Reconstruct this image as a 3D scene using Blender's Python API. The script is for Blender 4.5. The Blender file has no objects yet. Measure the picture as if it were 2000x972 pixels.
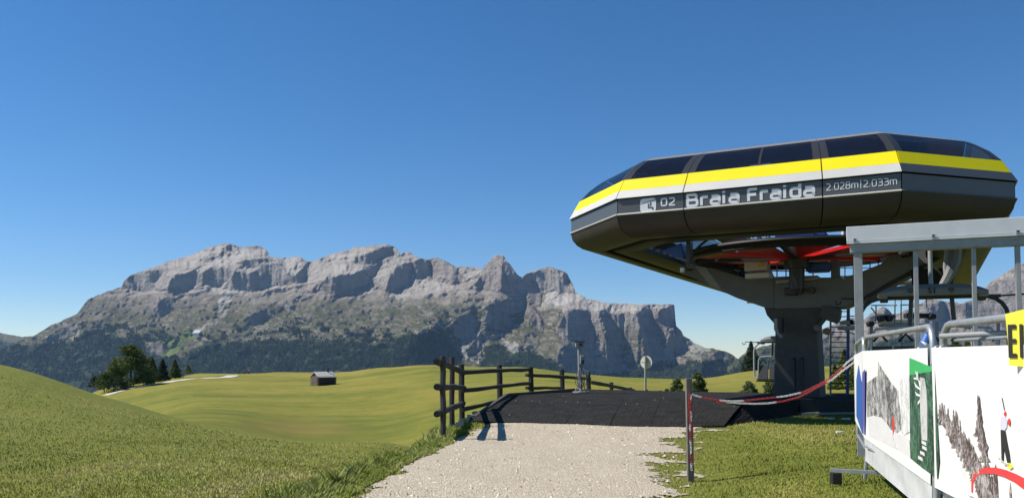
import bpy, math, random
import numpy as np
from mathutils import Vector, Matrix
SC = bpy.context.scene
C = SC.collection
R = math.radians
random.seed(7)
RNG = np.random.default_rng(7)

# ------------------------------------------------------------------ camera
F = 1560.0                       # focal length in photo pixels (2000 wide)
PITCH = R(2.5)
SHIFT = 209 - math.tan(PITCH) * F
CAM_Z = 1.6
cd = bpy.data.cameras.new('camera')
cam = bpy.data.objects.new('camera', cd); C.objects.link(cam)
cam.location = (0, 0, CAM_Z); cam.rotation_euler = (math.pi / 2 + PITCH, 0, 0)
cd.sensor_width = 36; cd.lens = F / 2000 * 36; cd.shift_y = SHIFT / 2000
cd.clip_start = 0.05; cd.clip_end = 60000
SC.camera = cam

# ------------------------------------------------------------------ world, sun, exposure
SUN_AZ = R(-84); SUN_EL = R(50)   # azimuth clockwise from +Y
SD = Vector((math.sin(SUN_AZ) * math.cos(SUN_EL), math.cos(SUN_AZ) * math.cos(SUN_EL), math.sin(SUN_EL)))
w = bpy.data.worlds.new('World'); SC.world = w; w.use_nodes = True
nt = w.node_tree; bg = nt.nodes['Background']
sky = nt.nodes.new('ShaderNodeTexSky'); sky.sky_type = 'NISHITA'; sky.sun_disc = False
sky.sun_elevation = SUN_EL; sky.sun_rotation = SUN_AZ % (2 * math.pi)
sky.altitude = 2000; sky.air_density = 1.0; sky.dust_density = 0.05; sky.ozone_density = 3.5
hs = nt.nodes.new('ShaderNodeHueSaturation'); hs.inputs['Saturation'].default_value = 1.27
nt.links.new(sky.outputs[0], hs.inputs['Color']); nt.links.new(hs.outputs[0], bg.inputs[0]); bg.inputs[1].default_value = 0.098
sl = bpy.data.lights.new('sun', 'SUN'); sl.energy = 5.0; sl.angle = R(0.53); sl.color = (1.0, 0.94, 0.83)
so = bpy.data.objects.new('sun', sl); C.objects.link(so)
so.rotation_euler = SD.to_track_quat('Z', 'Y').to_euler(); so.location = (-20, 0, 40)
SC.view_settings.view_transform = 'Standard'; SC.view_settings.look = 'None'
SC.view_settings.exposure = 0.35; SC.view_settings.gamma = 1.0
SC.cycles.max_bounces = 6; SC.cycles.volume_bounces = 0; SC.cycles.transparent_max_bounces = 12

# ------------------------------------------------------------------ helpers
def ray(px, py):
    xc = (px - 1000) / F; yc = (486 - py + SHIFT) / F
    r = Vector((xc, math.cos(PITCH) - yc * math.sin(PITCH), math.sin(PITCH) + yc * math.cos(PITCH)))
    return r / r.y
def PY(px, py, Y):                # point seen at photo pixel, at depth Y
    r = ray(px, py); return Vector((r.x * Y, Y, CAM_Z + r.z * Y))
def PZ(px, py, z):                # point seen at photo pixel, at height z
    r = ray(px, py); Y = (z - CAM_Z) / r.z; return Vector((r.x * Y, Y, z))
def XY(px, Y): return (px - 1000) / F * Y * 1.0

ORG = {}
def empty(name, loc, label, cat, group=None, rz=0):
    o = bpy.data.objects.new(name, None); C.objects.link(o); o.empty_display_size = .2
    o.location = loc; o.rotation_euler = (0, 0, rz); ORG[o.name] = Vector(loc)
    o['label'] = label; o['category'] = cat
    if group: o['group'] = group
    return o
def tag(o, label=None, cat=None, group=None, kind=None):
    if label: o['label'] = label
    if cat: o['category'] = cat
    if group: o['group'] = group
    if kind: o['kind'] = kind
    return o

def npmesh(name, verts, faces, uniform=None, smooth=False):
    """fast mesh from numpy: verts (n,3); faces (m,k)"""
    me = bpy.data.meshes.new(name)
    verts = np.asarray(verts, dtype=np.float32); faces = np.asarray(faces, dtype=np.int32)
    m, k = faces.shape
    me.vertices.add(len(verts)); me.vertices.foreach_set('co', verts.ravel())
    me.loops.add(m * k); me.loops.foreach_set('vertex_index', faces.ravel())
    me.polygons.add(m); me.polygons.foreach_set('loop_start', np.arange(0, m * k, k, dtype=np.int32))
    me.polygons.foreach_set('use_smooth', np.full(m, smooth))
    me.update(calc_edges=True)
    return me
def npobj(name, verts, faces, mat, smooth=False, attrs=None):
    me = npmesh(name, verts, faces, smooth=smooth)
    if attrs:
        for k, a in attrs.items():
            at = me.attributes.new(k, 'FLOAT', 'POINT'); at.data.foreach_set('value', np.asarray(a, dtype=np.float32))
    me.materials.append(mat)
    o = bpy.data.objects.new(name, me); C.objects.link(o); ORG[o.name] = Vector((0, 0, 0))
    return o

class MB:
    def __init__(s): s.v = []; s.f = []
    def add(s, vs, fs):
        n = len(s.v); s.v += [Vector(v) for v in vs]; s.f += [tuple(n + i for i in f) for f in fs]; return s
    def box(s, c, size, M=None):
        x, y, z = (a / 2 for a in size); vs = []
        for dx, dy, dz in ((-1,-1,-1),(1,-1,-1),(1,1,-1),(-1,1,-1),(-1,-1,1),(1,-1,1),(1,1,1),(-1,1,1)):
            p = Vector((dx * x, dy * y, dz * z))
            if M is not None: p = M @ p
            vs.append(p + Vector(c))
        return s.add(vs, [(0,3,2,1),(4,5,6,7),(0,1,5,4),(1,2,6,5),(2,3,7,6),(3,0,4,7)])
    def bar(s, a, b, wd, ht, up=Vector((0, 0, 1))):
        a = Vector(a); b = Vector(b); d = (b - a); L = d.length; d.normalize()
        side = d.cross(up)
        if side.length < 1e-4: side = d.cross(Vector((0, 1, 0)))
        side.normalize(); u2 = side.cross(d).normalized()
        M = Matrix((side, d, u2)).transposed()
        return s.box((a + b) / 2, (wd, L, ht), M)
    def tube(s, pts, r, n=8, caps=True, closed=False):
        pts = [Vector(p) for p in pts]; rs = r if isinstance(r, (list, tuple)) else [r] * len(pts)
        N = len(pts); base = len(s.v); prev = None
        for i, p in enumerate(pts):
            if closed: d = pts[(i + 1) % N] - pts[i - 1]
            else: d = pts[min(i + 1, N - 1)] - pts[max(i - 1, 0)]
            d.normalize()
            if prev is None:
                t = Vector((0, 0, 1)) if abs(d.z) < .9 else Vector((0, 1, 0))
                a = d.cross(t).normalized()
            else:
                a = (prev - d * prev.dot(d)).normalized()
            prev = a; b = d.cross(a)
            for k in range(n):
                th = 2 * math.pi * k / n
                s.v.append(p + (a * math.cos(th) + b * math.sin(th)) * rs[i])
        for i in range(N if closed else N - 1):
            i2 = (i + 1) % N
            for k in range(n):
                k2 = (k + 1) % n
                s.f.append((base + i * n + k, base + i * n + k2, base + i2 * n + k2, base + i2 * n + k))
        if caps and not closed:
            s.f.append(tuple(base + k for k in reversed(range(n))))
            s.f.append(tuple(base + (N - 1) * n + k for k in range(n)))
        return s
    def prism(s, poly, vec):
        n = len(poly); vec = Vector(vec); poly = [Vector(p) for p in poly]
        return s.add(poly + [p + vec for p in poly],
                     [tuple(range(n)), tuple(reversed(range(n, 2 * n)))] + [(i, (i + 1) % n, (i + 1) % n + n, i + n) for i in range(n)])
    def build(s, name, mat, parent=None, smooth=False, org=None, bevel=0):
        base = ORG[parent.name] if parent is not None else Vector(org if org is not None else (0, 0, 0))
        me = bpy.data.meshes.new(name)
        me.from_pydata([v - base for v in s.v], [], s.f)
        me.validate(); me.update()
        if smooth:
            for p in me.polygons: p.use_smooth = True
            me.set_sharp_from_angle(angle=R(40))
        me.materials.append(mat)
        o = bpy.data.objects.new(name, me); C.objects.link(o)
        ORG[o.name] = base.copy()
        if parent is not None: o.parent = parent
        else: o.location = base
        # fix face orientation
        import bmesh
        bm = bmesh.new(); bm.from_mesh(me); bmesh.ops.recalc_face_normals(bm, faces=bm.faces); bm.to_mesh(me); bm.free()
        if bevel:
            m = o.modifiers.new('bevel', 'BEVEL'); m.width = bevel; m.segments = 2; m.limit_method = 'ANGLE'; m.angle_limit = R(40)
        return o
def arc(c, r, a0, a1, n, ax, ay):
    c = Vector(c); ax = Vector(ax); ay = Vector(ay)
    return [c + ax * (r * math.cos(R(a0 + (a1 - a0) * i / n))) + ay * (r * math.sin(R(a0 + (a1 - a0) * i / n))) for i in range(n + 1)]
def text_mesh(txt, size, xdir, ydir, origin, nrm_off=0.0, bold=0.0, extrude=0.004, sx=1.0, shear=0):
    cu = bpy.data.curves.new('t', 'FONT'); cu.body = txt; cu.size = size; cu.offset = bold; cu.extrude = extrude; cu.shear = shear
    to = bpy.data.objects.new('t', cu); C.objects.link(to)
    dg = bpy.context.evaluated_depsgraph_get(); dg.update()
    me = bpy.data.meshes.new_from_object(to.evaluated_get(dg))
    xd = Vector(xdir).normalized(); yd = Vector(ydir).normalized(); nd = xd.cross(yd)
    vs = [Vector(origin) + xd * (v.co.x * sx) + yd * v.co.y + nd * (v.co.z + nrm_off) for v in me.vertices]
    fs = [tuple(p.vertices) for p in me.polygons]
    wdt = max((v.co.x for v in me.vertices), default=0) * sx
    C.objects.unlink(to); bpy.data.objects.remove(to); bpy.data.meshes.remove(me)
    return vs, fs, wdt

# ------------------------------------------------------------------ materials
def mat(name, col=(.5, .5, .5), rough=.6, metal=0.0, spec=None):
    m = bpy.data.materials.new(name); m.use_nodes = True
    b = m.node_tree.nodes['Principled BSDF']
    b.inputs['Base Color'].default_value = (*col, 1); b.inputs['Roughness'].default_value = rough
    b.inputs['Metallic'].default_value = metal
    if spec is not None: b.inputs['Specular IOR Level'].default_value = spec
    return m
class NB:
    def __init__(s, m): s.m = m; s.t = m.node_tree; s.b = s.t.nodes['Principled BSDF']
    def n(s, ty, **kw):
        x = s.t.nodes.new('ShaderNode' + ty)
        for k, v in kw.items():
            if k in x.inputs.keys() if hasattr(x.inputs, 'keys') else False: x.inputs[k].default_value = v
            else: setattr(x, k, v)
        return x
    def l(s, a, b): s.t.links.new(a, b)
    def coord(s, scale=(1, 1, 1), obj=False, rot=(0, 0, 0)):
        tc = s.t.nodes.new('ShaderNodeTexCoord') if obj else s.t.nodes.new('ShaderNodeNewGeometry')
        mp = s.t.nodes.new('ShaderNodeMapping'); mp.inputs['Scale'].default_value = scale; mp.inputs['Rotation'].default_value = rot
        s.l(tc.outputs['Object'] if obj else tc.outputs['Position'], mp.inputs['Vector']); return mp.outputs[0]
    def noise(s, vec, scale, detail=4, rough=.55, dist=0):
        x = s.t.nodes.new('ShaderNodeTexNoise'); x.inputs['Scale'].default_value = scale; x.inputs['Detail'].default_value = detail
        x.inputs['Roughness'].default_value = rough; x.inputs['Distortion'].default_value = dist; s.l(vec, x.inputs['Vector']); return x.outputs['Fac']
    def vor(s, vec, scale, feat='F1'):
        x = s.t.nodes.new('ShaderNodeTexVoronoi'); x.feature = feat; x.inputs['Scale'].default_value = scale; s.l(vec, x.inputs['Vector']); return x
    def ramp(s, fac, stops):
        x = s.t.nodes.new('ShaderNodeValToRGB'); e = x.color_ramp.elements
        while len(e) < len(stops): e.new(.5)
        for i, (p, c) in enumerate(stops):
            e[i].position = p; e[i].color = (*c, 1) if not isinstance(c, (int, float)) else (c, c, c, 1)
        s.l(fac, x.inputs[0]); return x.outputs[0]
    def mix(s, fac, a, b, mode='MIX'):
        x = s.t.nodes.new('ShaderNodeMix'); x.data_type = 'RGBA'; x.blend_type = mode
        for i, v in ((0, fac), (6, a), (7, b)):
            if isinstance(v, (int, float)): x.inputs[i].default_value = v if i == 0 else (v, v, v, 1)
            elif isinstance(v, tuple): x.inputs[i].default_value = (*v, 1)
            else: s.l(v, x.inputs[i])
        return x.outputs[2]
    def attr(s, name):
        x = s.t.nodes.new('ShaderNodeAttribute'); x.attribute_name = name; return x.outputs['Fac']
    def math(s, op, a, b=0.0):
        x = s.t.nodes.new('ShaderNodeMath'); x.operation = op
        for i, v in ((0, a), (1, b)):
            if isinstance(v, (int, float)): x.inputs[i].default_value = v
            else: s.l(v, x.inputs[i])
        return x.outputs[0]
    def col(s, c): s.l(c, s.b.inputs['Base Color'])
    def rough(s, c): s.l(c, s.b.inputs['Roughness'])
    def bump(s, h, strength=.5, dist=.02, prev=None):
        x = s.t.nodes.new('ShaderNodeBump'); x.inputs['Strength'].default_value = strength; x.inputs['Distance'].default_value = dist
        s.l(h, x.inputs['Height'])
        if prev is not None: s.l(prev, x.inputs['Normal'])
        s.l(x.outputs[0], s.b.inputs['Normal']); return x.outputs[0]
def varied(name, col, rough, amt=.15, scale=3, metal=0, bump=0, obj=False, spec=None, stretch=(1, 1, 1)):
    m = mat(name, col, rough, metal, spec); n = NB(m); v = n.coord(stretch, obj=obj)
    f = n.noise(v, scale, 6, .6)
    n.col(n.ramp(f, [(.25, tuple(c * (1 - amt) for c in col)), (.75, tuple(min(1, c * (1 + amt)) for c in col))]))
    if bump: n.bump(f, .5, bump)
    return m

M = {}
M['roofgrey'] = varied('roof_grey', (.22, .205, .195), .45, .08, 2.5)
M['shell'] = varied('shell_anthracite', (.034, .033, .033), .33, .10, 2.5, spec=.5)
M['band'] = varied('band_slate', (.085, .09, .10), .4, .08, 3)
M['belly'] = varied('belly_bronze', (.046, .038, .032), .5, .12, 1.6, spec=.25)
M['belly_in'] = varied('belly_inner_panel', (.019, .0195, .019), .6, .15, 1.6)
M['yellow'] = varied('yellow_stripe', (.80, .68, .002), .55, .03, 2, spec=.2)
M['silver'] = varied('silver_stripe', (.55, .54, .52), .42, .06, 2)
M['seam'] = mat('seam_black', (.008, .008, .008), .8)
M['letter'] = mat('letter_pale', (.72, .73, .77), .5)
M['steelgrey'] = varied('painted_steel_grey', (.13, .135, .14), .5, .12, 4)
M['concrete'] = varied('column_coat', (.085, .083, .078), .8, .18, 6, bump=.004)
M['galv'] = varied('galvanised', (.42, .43, .44), .45, .2, 14, metal=.55, bump=.001)
M['galvmat'] = varied('galvanised_dull', (.30, .31, .32), .6, .14, 9, metal=.2)
M['black'] = varied('black_rubbery', (.012, .012, .013), .6, .3, 8)
M['blackmetal'] = mat('black_metal', (.02, .02, .022), .4)
M['red'] = varied('bullwheel_red', (.55, .012, .010), .4, .12, 3)
M['blue'] = varied('machine_blue', (.012, .06, .30), .4, .12, 4)
M['blueladder'] = mat('ladder_blue', (.02, .07, .28), .45)
M['ywedge'] = mat('yellow_wedge', (.7, .42, .02), .5)
M['whitebox'] = varied('white_box', (.6, .61, .62), .5, .06, 4)
M['fascia'] = varied('fascia_white', (.62, .63, .65), .5, .07, 5)
M['tarp'] = varied('tarp_white', (.84, .83, .80), .45, .03, 3)
M['tarpsilver'] = varied('tarp_silver', (.62, .63, .64), .4, .15, 6)
M['tarpblue'] = varied('tarp_blue', (.03, .12, .42), .45, .1, 3)
M['tarpviolet'] = varied('tarp_violet', (.08, .09, .36), .45, .1, 3)
M['yellowsign'] = mat('yellow_sign', (.80, .74, .06), .5)
M['ink'] = mat('ink_black', (.02, .018, .02), .6)
M['green'] = varied('print_green', (.05, .42, .12), .5, .08, 5)
M['redprint'] = varied('print_red', (.70, .05, .05), .5, .12, 5)
M['signwhite'] = varied('sign_back_white', (.66, .64, .58), .6, .06, 8)
M['signpost'] = varied('sign_post_grey', (.32, .31, .29), .5, .12, 12)
M['chainred'] = mat('chain_red', (.42, .03, .035), .45)
M['chainwhite'] = mat('chain_white', (.66, .64, .62), .45)
M['skin'] = mat('skin', (.5, .32, .25), .6)
M['clothdark'] = mat('cloth_dark', (.03, .03, .045), .8)
M['clothred'] = mat('cloth_red', (.35, .05, .04), .8)
def glassm():
    m = mat('tinted_glass', (.012, .014, .026), .08, 0, .7)
    b = m.node_tree.nodes['Principled BSDF']; b.inputs['Alpha'].default_value = .48
    return m
M['glass'] = glassm()
def woodm(name, a, b_, sc=30):
    m = mat(name, a, .85); n = NB(m); v = n.coord((1, 1, .08), obj=False)
    f = n.noise(v, sc, 6, .65, .5); g = n.noise(n.coord(), 4, 3)
    c = n.ramp(f, [(.3, a), (.7, b_)]); c = n.mix(n.math('MULTIPLY', g, .5), c, tuple(x * .55 for x in a)); n.col(c)
    n.bump(f, .7, .01); return m
M['wood'] = woodm('fence_wood', (.024, .022, .020), (.080, .073, .066))
M['postwood'] = woodm('post_wood', (.10, .088, .078), (.26, .23, .21))
M['logs'] = woodm('hut_logs', (.028, .021, .016), (.075, .058, .043), 4)
M['hutroof'] = varied('hut_shingle', (.50, .47, .43), .6, .18, 3)

# ------------------------------------------------------------------ numpy noise
def lattice(seed):
    r = np.random.default_rng(seed); return r.random((257, 257))
_L = {}
def vnoise(x, y, seed=0):
    if seed not in _L: _L[seed] = lattice(seed)
    L = _L[seed]; xi = np.floor(x).astype(int); yi = np.floor(y).astype(int)
    fx = x - xi; fy = y - yi; fx = fx * fx * (3 - 2 * fx); fy = fy * fy * (3 - 2 * fy)
    a = L[xi % 256, yi % 256]; b = L[(xi + 1) % 256, yi % 256]; c = L[xi % 256, (yi + 1) % 256]; d = L[(xi + 1) % 256, (yi + 1) % 256]
    return (a * (1 - fx) + b * fx) * (1 - fy) + (c * (1 - fx) + d * fx) * fy - .5
def fbm(x, y, seed=0, oct=4, gain=.5):
    s = 0; a = 1.0
    for i in range(oct):
        s = s + a * vnoise(x * 2 ** i + 17.3 * i, y * 2 ** i + 5.1 * i, seed + i); a *= gain
    return s
def ridged(x, y, seed=0, oct=4, gain=.5):
    s = 0; a = 1.0
    for i in range(oct):
        s = s + a * (.5 - 2 * np.abs(vnoise(x * 2 ** i + 17.3 * i, y * 2 ** i + 5.1 * i, seed + i))); a *= gain
    return s
def inpoly(x, y, poly):
    res = np.zeros(x.shape, bool); n = len(poly)
    for i in range(n):
        x1, y1 = poly[i]; x2, y2 = poly[(i + 1) % n]
        if y1 == y2: continue
        c = ((y1 > y) != (y2 > y)) & (x < (x2 - x1) * (y - y1) / (y2 - y1) + x1)
        res ^= c
    return res
def sstep(x, a, b):
    t = np.clip((x - a) / (b - a), 0, 1); return t * t * (3 - 2 * t)

# ------------------------------------------------------------------ near and middle ground
KY = np.array([2, 6, 9, 12, 15, 18, 22, 27, 35, 45, 60, 80, 120, 190, 230, 270, 330, 400, 600], float)
COL = {
 -1400: [-.3,-.3,-.3,-.3,-.2,0,.5,1.2,2.5,4,5,5,2,-6,-12,-20,-34,-50,-90],
 -500: [-.2,-.3,-.4,-.5,-.45,-.4,-.2,.3,1.4,2.8,3.0,1.5,-4,-14,-20,-28,-40,-55,-95],
 0:    [0,-.05,-.3,-.5,-.52,-.53,-.56,-.48,.05,1.12,.6,-2,-8,-16,-22,-30,-42,-58,-100],
 215:  [0,0,-.25,-.4,-.52,-.63,-.73,-.82,-.87,-.79,-2.4,-5,-8,-8.6,-7.5,-10,-22,-40,-90],
 400:  [0,0,-.2,-.36,-.49,-.65,-.9,-1.2,-1.65,-2.2,-4.2,-4.8,-5.3,-5.3,-5.3,-5.1,-5.4,-9,-60],
 620:  [0,0,0,-.3,-.6,-.9,-1.2,-1.6,-2.28,-3.2,-5.0,-6.45,-5.9,-5.6,-5.6,-5.65,-5.6,-10,-60],
 740:  [0,0,0,-.02,-.7,-1.0,-1.3,-1.7,-2.3,-3.2,-5.1,-6.5,-5.7,-4.5,-3.7,-3.1,-3.9,-9,-55],
 850:  [0,0,0,0,0,-.12,-.9,-1.9,-2.9,-3.8,-4.7,-5.3,-4.55,-2.9,-1.8,-1.6,-3.6,-9,-50],
 1000: [0,0,0,0,0,.03,.06,-.1,-1,-2,-3,-3.3,-3.2,-2.4,-1.8,-2.6,-5.5,-11,-50],
 1180: [0,0,0,0,.02,.06,.1,0,-.7,-1.4,-2,-2.4,-3.3,-4,-4.4,-5.4,-9,-15,-50],
 1350: [0,0,0,0,.04,.08,.1,.05,-.5,-1.0,-1.6,-2.3,-3.6,-4.5,-5.2,-6.4,-9.5,-15,-50],
 1480: [.05,.08,.1,.1,.1,.1,.1,.1,-.2,-.7,-1.4,-2.1,-3.4,-3.3,-3.0,-3.3,-6,-12,-50],
 1700: [.2,.28,.29,.29,.22,.16,.12,.12,.0,-.4,-.9,-1.4,-2,-2,-1.6,-1.8,-4,-10,-50],
 2000: [.3,.42,.44,.42,.32,.2,.15,.15,.1,-.1,-.5,-1,-1.5,-1.6,-1.5,-2,-4,-10,-50],
 3600: [.5,.5,.5,.5,.4,.3,.2,.2,.2,0,-.4,-1,-2,-3,-4,-6,-8,-14,-50]}
CX = np.array(sorted(COL)); CT = np.array([COL[c] for c in CX], float)
def pchip_m(x, y):
    h = np.diff(x); d = np.diff(y) / h; m = np.zeros_like(y)
    for i in range(1, len(x) - 1):
        if d[i - 1] * d[i] > 0:
            w1 = 2 * h[i] + h[i - 1]; w2 = h[i] + 2 * h[i - 1]; m[i] = (w1 + w2) / (w1 / d[i - 1] + w2 / d[i])
    m[0] = d[0]; m[-1] = d[-1]; return m
CM = np.array([pchip_m(KY, r) for r in CT])
def herm(x, kx, ky, km):
    i = np.clip(np.searchsorted(kx, x) - 1, 0, len(kx) - 2); h = kx[i + 1] - kx[i]; t = np.clip((x - kx[i]) / h, 0, 1)
    return (2*t**3-3*t**2+1)*ky[i] + (t**3-2*t**2+t)*h*km[i] + (-2*t**3+3*t**2)*ky[i+1] + (t**3-t**2)*h*km[i+1]
_FY = np.concatenate([np.linspace(2, 60, 233), np.geomspace(61, 600, 140)])
_TAB = np.array([herm(_FY, KY, CT[k], CM[k]) for k in range(len(CX))])       # (cols, Y)
_FX = np.linspace(-1400, 3600, 501)
_T2 = np.empty((len(_FX), len(_FY)))
for j in range(len(_FY)):
    _T2[:, j] = herm(_FX, CX.astype(float), _TAB[:, j], pchip_m(CX.astype(float), _TAB[:, j]))
def gz(X, Y, micro=True):
    """ground height at world X,Y (arrays)"""
    X = np.asarray(X, float); Y = np.asarray(Y, float)
    Yc = np.clip(Y, 2, 600); px = np.clip(1000 + F * X / np.maximum(Yc, 2), -1400, 3600)
    fi = (px + 1400) / 10; i = np.clip(fi.astype(int), 0, 499); fi = fi - i
    j = np.clip(np.searchsorted(_FY, Yc) - 1, 0, len(_FY) - 2); fj = (Yc - _FY[j]) / (_FY[j + 1] - _FY[j])
    z = (_T2[i, j] * (1 - fi) + _T2[i + 1, j] * fi) * (1 - fj) + (_T2[i, j + 1] * (1 - fi) + _T2[i + 1, j + 1] * fi) * fj
    if micro:
        z = z + fbm(X / 3.1 + 40, Y / 3.1 + 40, 11, 4) * .05 * np.clip((Y - 6) / 10, .15, 1) * np.clip(np.abs(px - 1150) / 400, .15, 1)
        z = z + fbm(X / 30 + 9, Y / 22 + 3, 21, 4) * .9 * sstep(Y, 60, 140)
    return z
def g1(X, Y): return float(gz(np.array([X]), np.array([Y]))[0])

# terrain materials
def ground_mat():
    m = mat('meadow_grass', (.12, .15, .035), .95, spec=.15); n = NB(m)
    p = n.coord()
    a = n.noise(p, .22, 6, .62, .3); b = n.noise(p, 2.2, 8, .7); c = n.noise(p, 22, 4, .7)
    far = n.attr('far')
    st = n.noise(n.coord((.02, .16, 1), rot=(0, 0, R(14))), 1.0, 6, .6, .6)
    sk_ = n.attr('streak')
    base = n.ramp(a, [(.30, (.13, .16, .024)), (.5, (.20, .21, .038)), (.72, (.27, .245, .055))])
    fine = n.ramp(b, [(.3, (.11, .14, .018)), (.52, (.19, .21, .036)), (.75, (.30, .28, .08))])
    near = n.mix(.55, base, fine)
    fc = n.ramp(sk_, [(.10, (.12, .145, .022)), (.36, (.19, .195, .031)), (.62, (.26, .226, .042)), (.92, (.32, .26, .062))])
    fc = n.mix(.22, fc, n.ramp(n.noise(p, .05, 5, .6), [(.3, (.13, .16, .02)), (.7, (.30, .25, .05))]))
    fc = n.mix(n.math('MULTIPLY', n.ramp(n.noise(p, .6, 6, .7), [(.4, 0.), (.75, 1.)]), .35), fc, (.10, .13, .015))
    cc = n.mix(far, near, fc)
    tan = n.attr('tan'); cc = n.mix(tan, cc, (.27, .185, .06))
    cc = n.mix(n.math('MULTIPLY', n.ramp(c, [(.35, 1.), (.6, 0.)]), .35), cc, (.06, .075, .012))
    n.col(cc)
    h = n.math('ADD', c, n.math('MULTIPLY', b, 1.5)); n.bump(h, .9, .05); return m
M['ground'] = ground_mat()
def gravel_mat(name, k=1.0):
    m = mat(name, (.6, .56, .5), .95, spec=.2); n = NB(m); p = n.coord()
    v = n.vor(p, 38); v2 = n.vor(p, 95)
    c = n.ramp(v.outputs['Color'], [(.1, (.44*k, .365*k, .26*k)), (.5, (.71*k, .61*k, .465*k)), (.9, (.88*k, .81*k, .68*k))])
    c2 = n.ramp(v2.outputs['Color'], [(.1, (.42*k, .35*k, .26*k)), (.9, (.76*k, .67*k, .53*k))])
    cc = n.mix(.5, c, c2)
    cc = n.mix(n.ramp(n.noise(n.coord((1.4, .5, 1)), .9, 6, .65), [(.40, 0.), (.66, .5)]), cc, (.50*k, .43*k, .33*k)); n.col(cc)
    h = n.math('ADD', n.math('MULTIPLY', v.outputs['Distance'], -1.0), n.math('MULTIPLY', v2.outputs['Distance'], -.5)); n.bump(h, 1.0, .03)
    return m
M['gravel'] = gravel_mat('pale_gravel')
M['track'] = varied('track_gravel', (.52, .50, .46), .95, .12, .3)

def grid_faces(ni, nj):
    i, j = np.meshgrid(np.arange(ni - 1), np.arange(nj - 1), indexing='ij'); a = (i * nj + j).ravel()
    return np.stack([a, a + nj, a + nj + 1, a + 1], 1)
gpx = np.linspace(-1400, 3600, 620)
gpx = np.unique(np.concatenate([np.linspace(-1400, 0, 60), np.linspace(0, 2000, 420), np.linspace(2000, 3600, 60)]))
gY = np.concatenate([np.linspace(2, 30, 180), np.geomspace(30.3, 600, 230)])
PX, YY = np.meshgrid(gpx, gY, indexing='ij'); XX = (PX - 1000) / F * YY; ZZ = gz(XX, YY)
far = sstep(YY, 48, 75)
pyy = 695 - (ZZ - CAM_Z) * F / YY
xr = XX * .97 + YY * .24; yr = -XX * .24 + YY * .97
streak = .5 + fbm(xr / 70, yr / 5.5, 61, 3) * .28 + fbm(xr / 140, yr / 2.0, 63, 3) * .36 + fbm(xr / 60, ZZ * 1.8, 65, 3) * .16 + fbm(XX / 45, YY / 30, 67, 3) * .75 + fbm(XX / 3, YY / 3, 69, 4, .7) * .30
tan = sstep(900 - np.hypot((PX - 560) * .9, (pyy - 835) * 6), 720, 900) * sstep(YY, 55, 90) * (.35 + .9 * np.clip(fbm(XX / 30, YY / 9, 5) + .4, 0, 1)) * .7
tan += np.clip(fbm(XX / 1.5, YY / 2.2, 77, 4) - .38, 0, .4) * 1.6 * (1 - far)
npobj('ground', np.stack([XX, YY, ZZ], -1).reshape(-1, 3), grid_faces(len(gpx), len(gY)), M['ground'], True,
      {'far': far.ravel(), 'streak': streak.ravel(), 'tan': np.clip(tan, 0, 1).ravel()})['kind'] = 'structure'
bx, by = np.meshgrid(np.linspace(-40, 40, 40), np.linspace(-40, 4, 24), indexing='ij')
o = npobj('ground', np.stack([bx, by, gz(bx, np.maximum(by, 2)) - .012], -1).reshape(-1, 3), grid_faces(40, 24), M['ground'], True); o['kind'] = 'structure'

# gravel path: a draped sheet with a ragged, grassed-in edge
def pathw(X, Y):
    L = np.interp(Y, [0, 9, 11.5, 14.4, 16.5, 18.5, 20], [-2.0, -1.78, -1.56, -1.1, -.93, -.68, -.6])
    Rr = np.interp(Y, [0, 9, 11, 13.2, 14.5, 16.5, 18, 20], [1.75, 1.75, 2.05, 2.5, 2.95, 3.7, 3.9, 4])
    return np.minimum(X - L, (Rr - X) * .42)
st = .045
px_, py_ = np.meshgrid(np.arange(-3, 6, st), np.arange(2, 19.8, st), indexing='ij')
wv = pathw(px_, py_) + fbm(px_ / .5, py_ / .5, 31, 5, .62) * .42
cell = (wv[:-1, :-1] > 0)
fc = grid_faces(*px_.shape).reshape(px_.shape[0] - 1, px_.shape[1] - 1, 4)[cell]
pz = gz(px_, py_) + .010 + np.clip(wv, 0, .1) * .08 + fbm(px_ / .07, py_ / .07, 33, 2) * .006
used = np.unique(fc); remap = -np.ones(px_.size, int); remap[used] = np.arange(len(used))
tag(npobj('gravel_path', np.stack([px_, py_, pz], -1).reshape(-1, 3)[used], remap[fc], M['gravel'], True), kind='structure')

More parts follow.
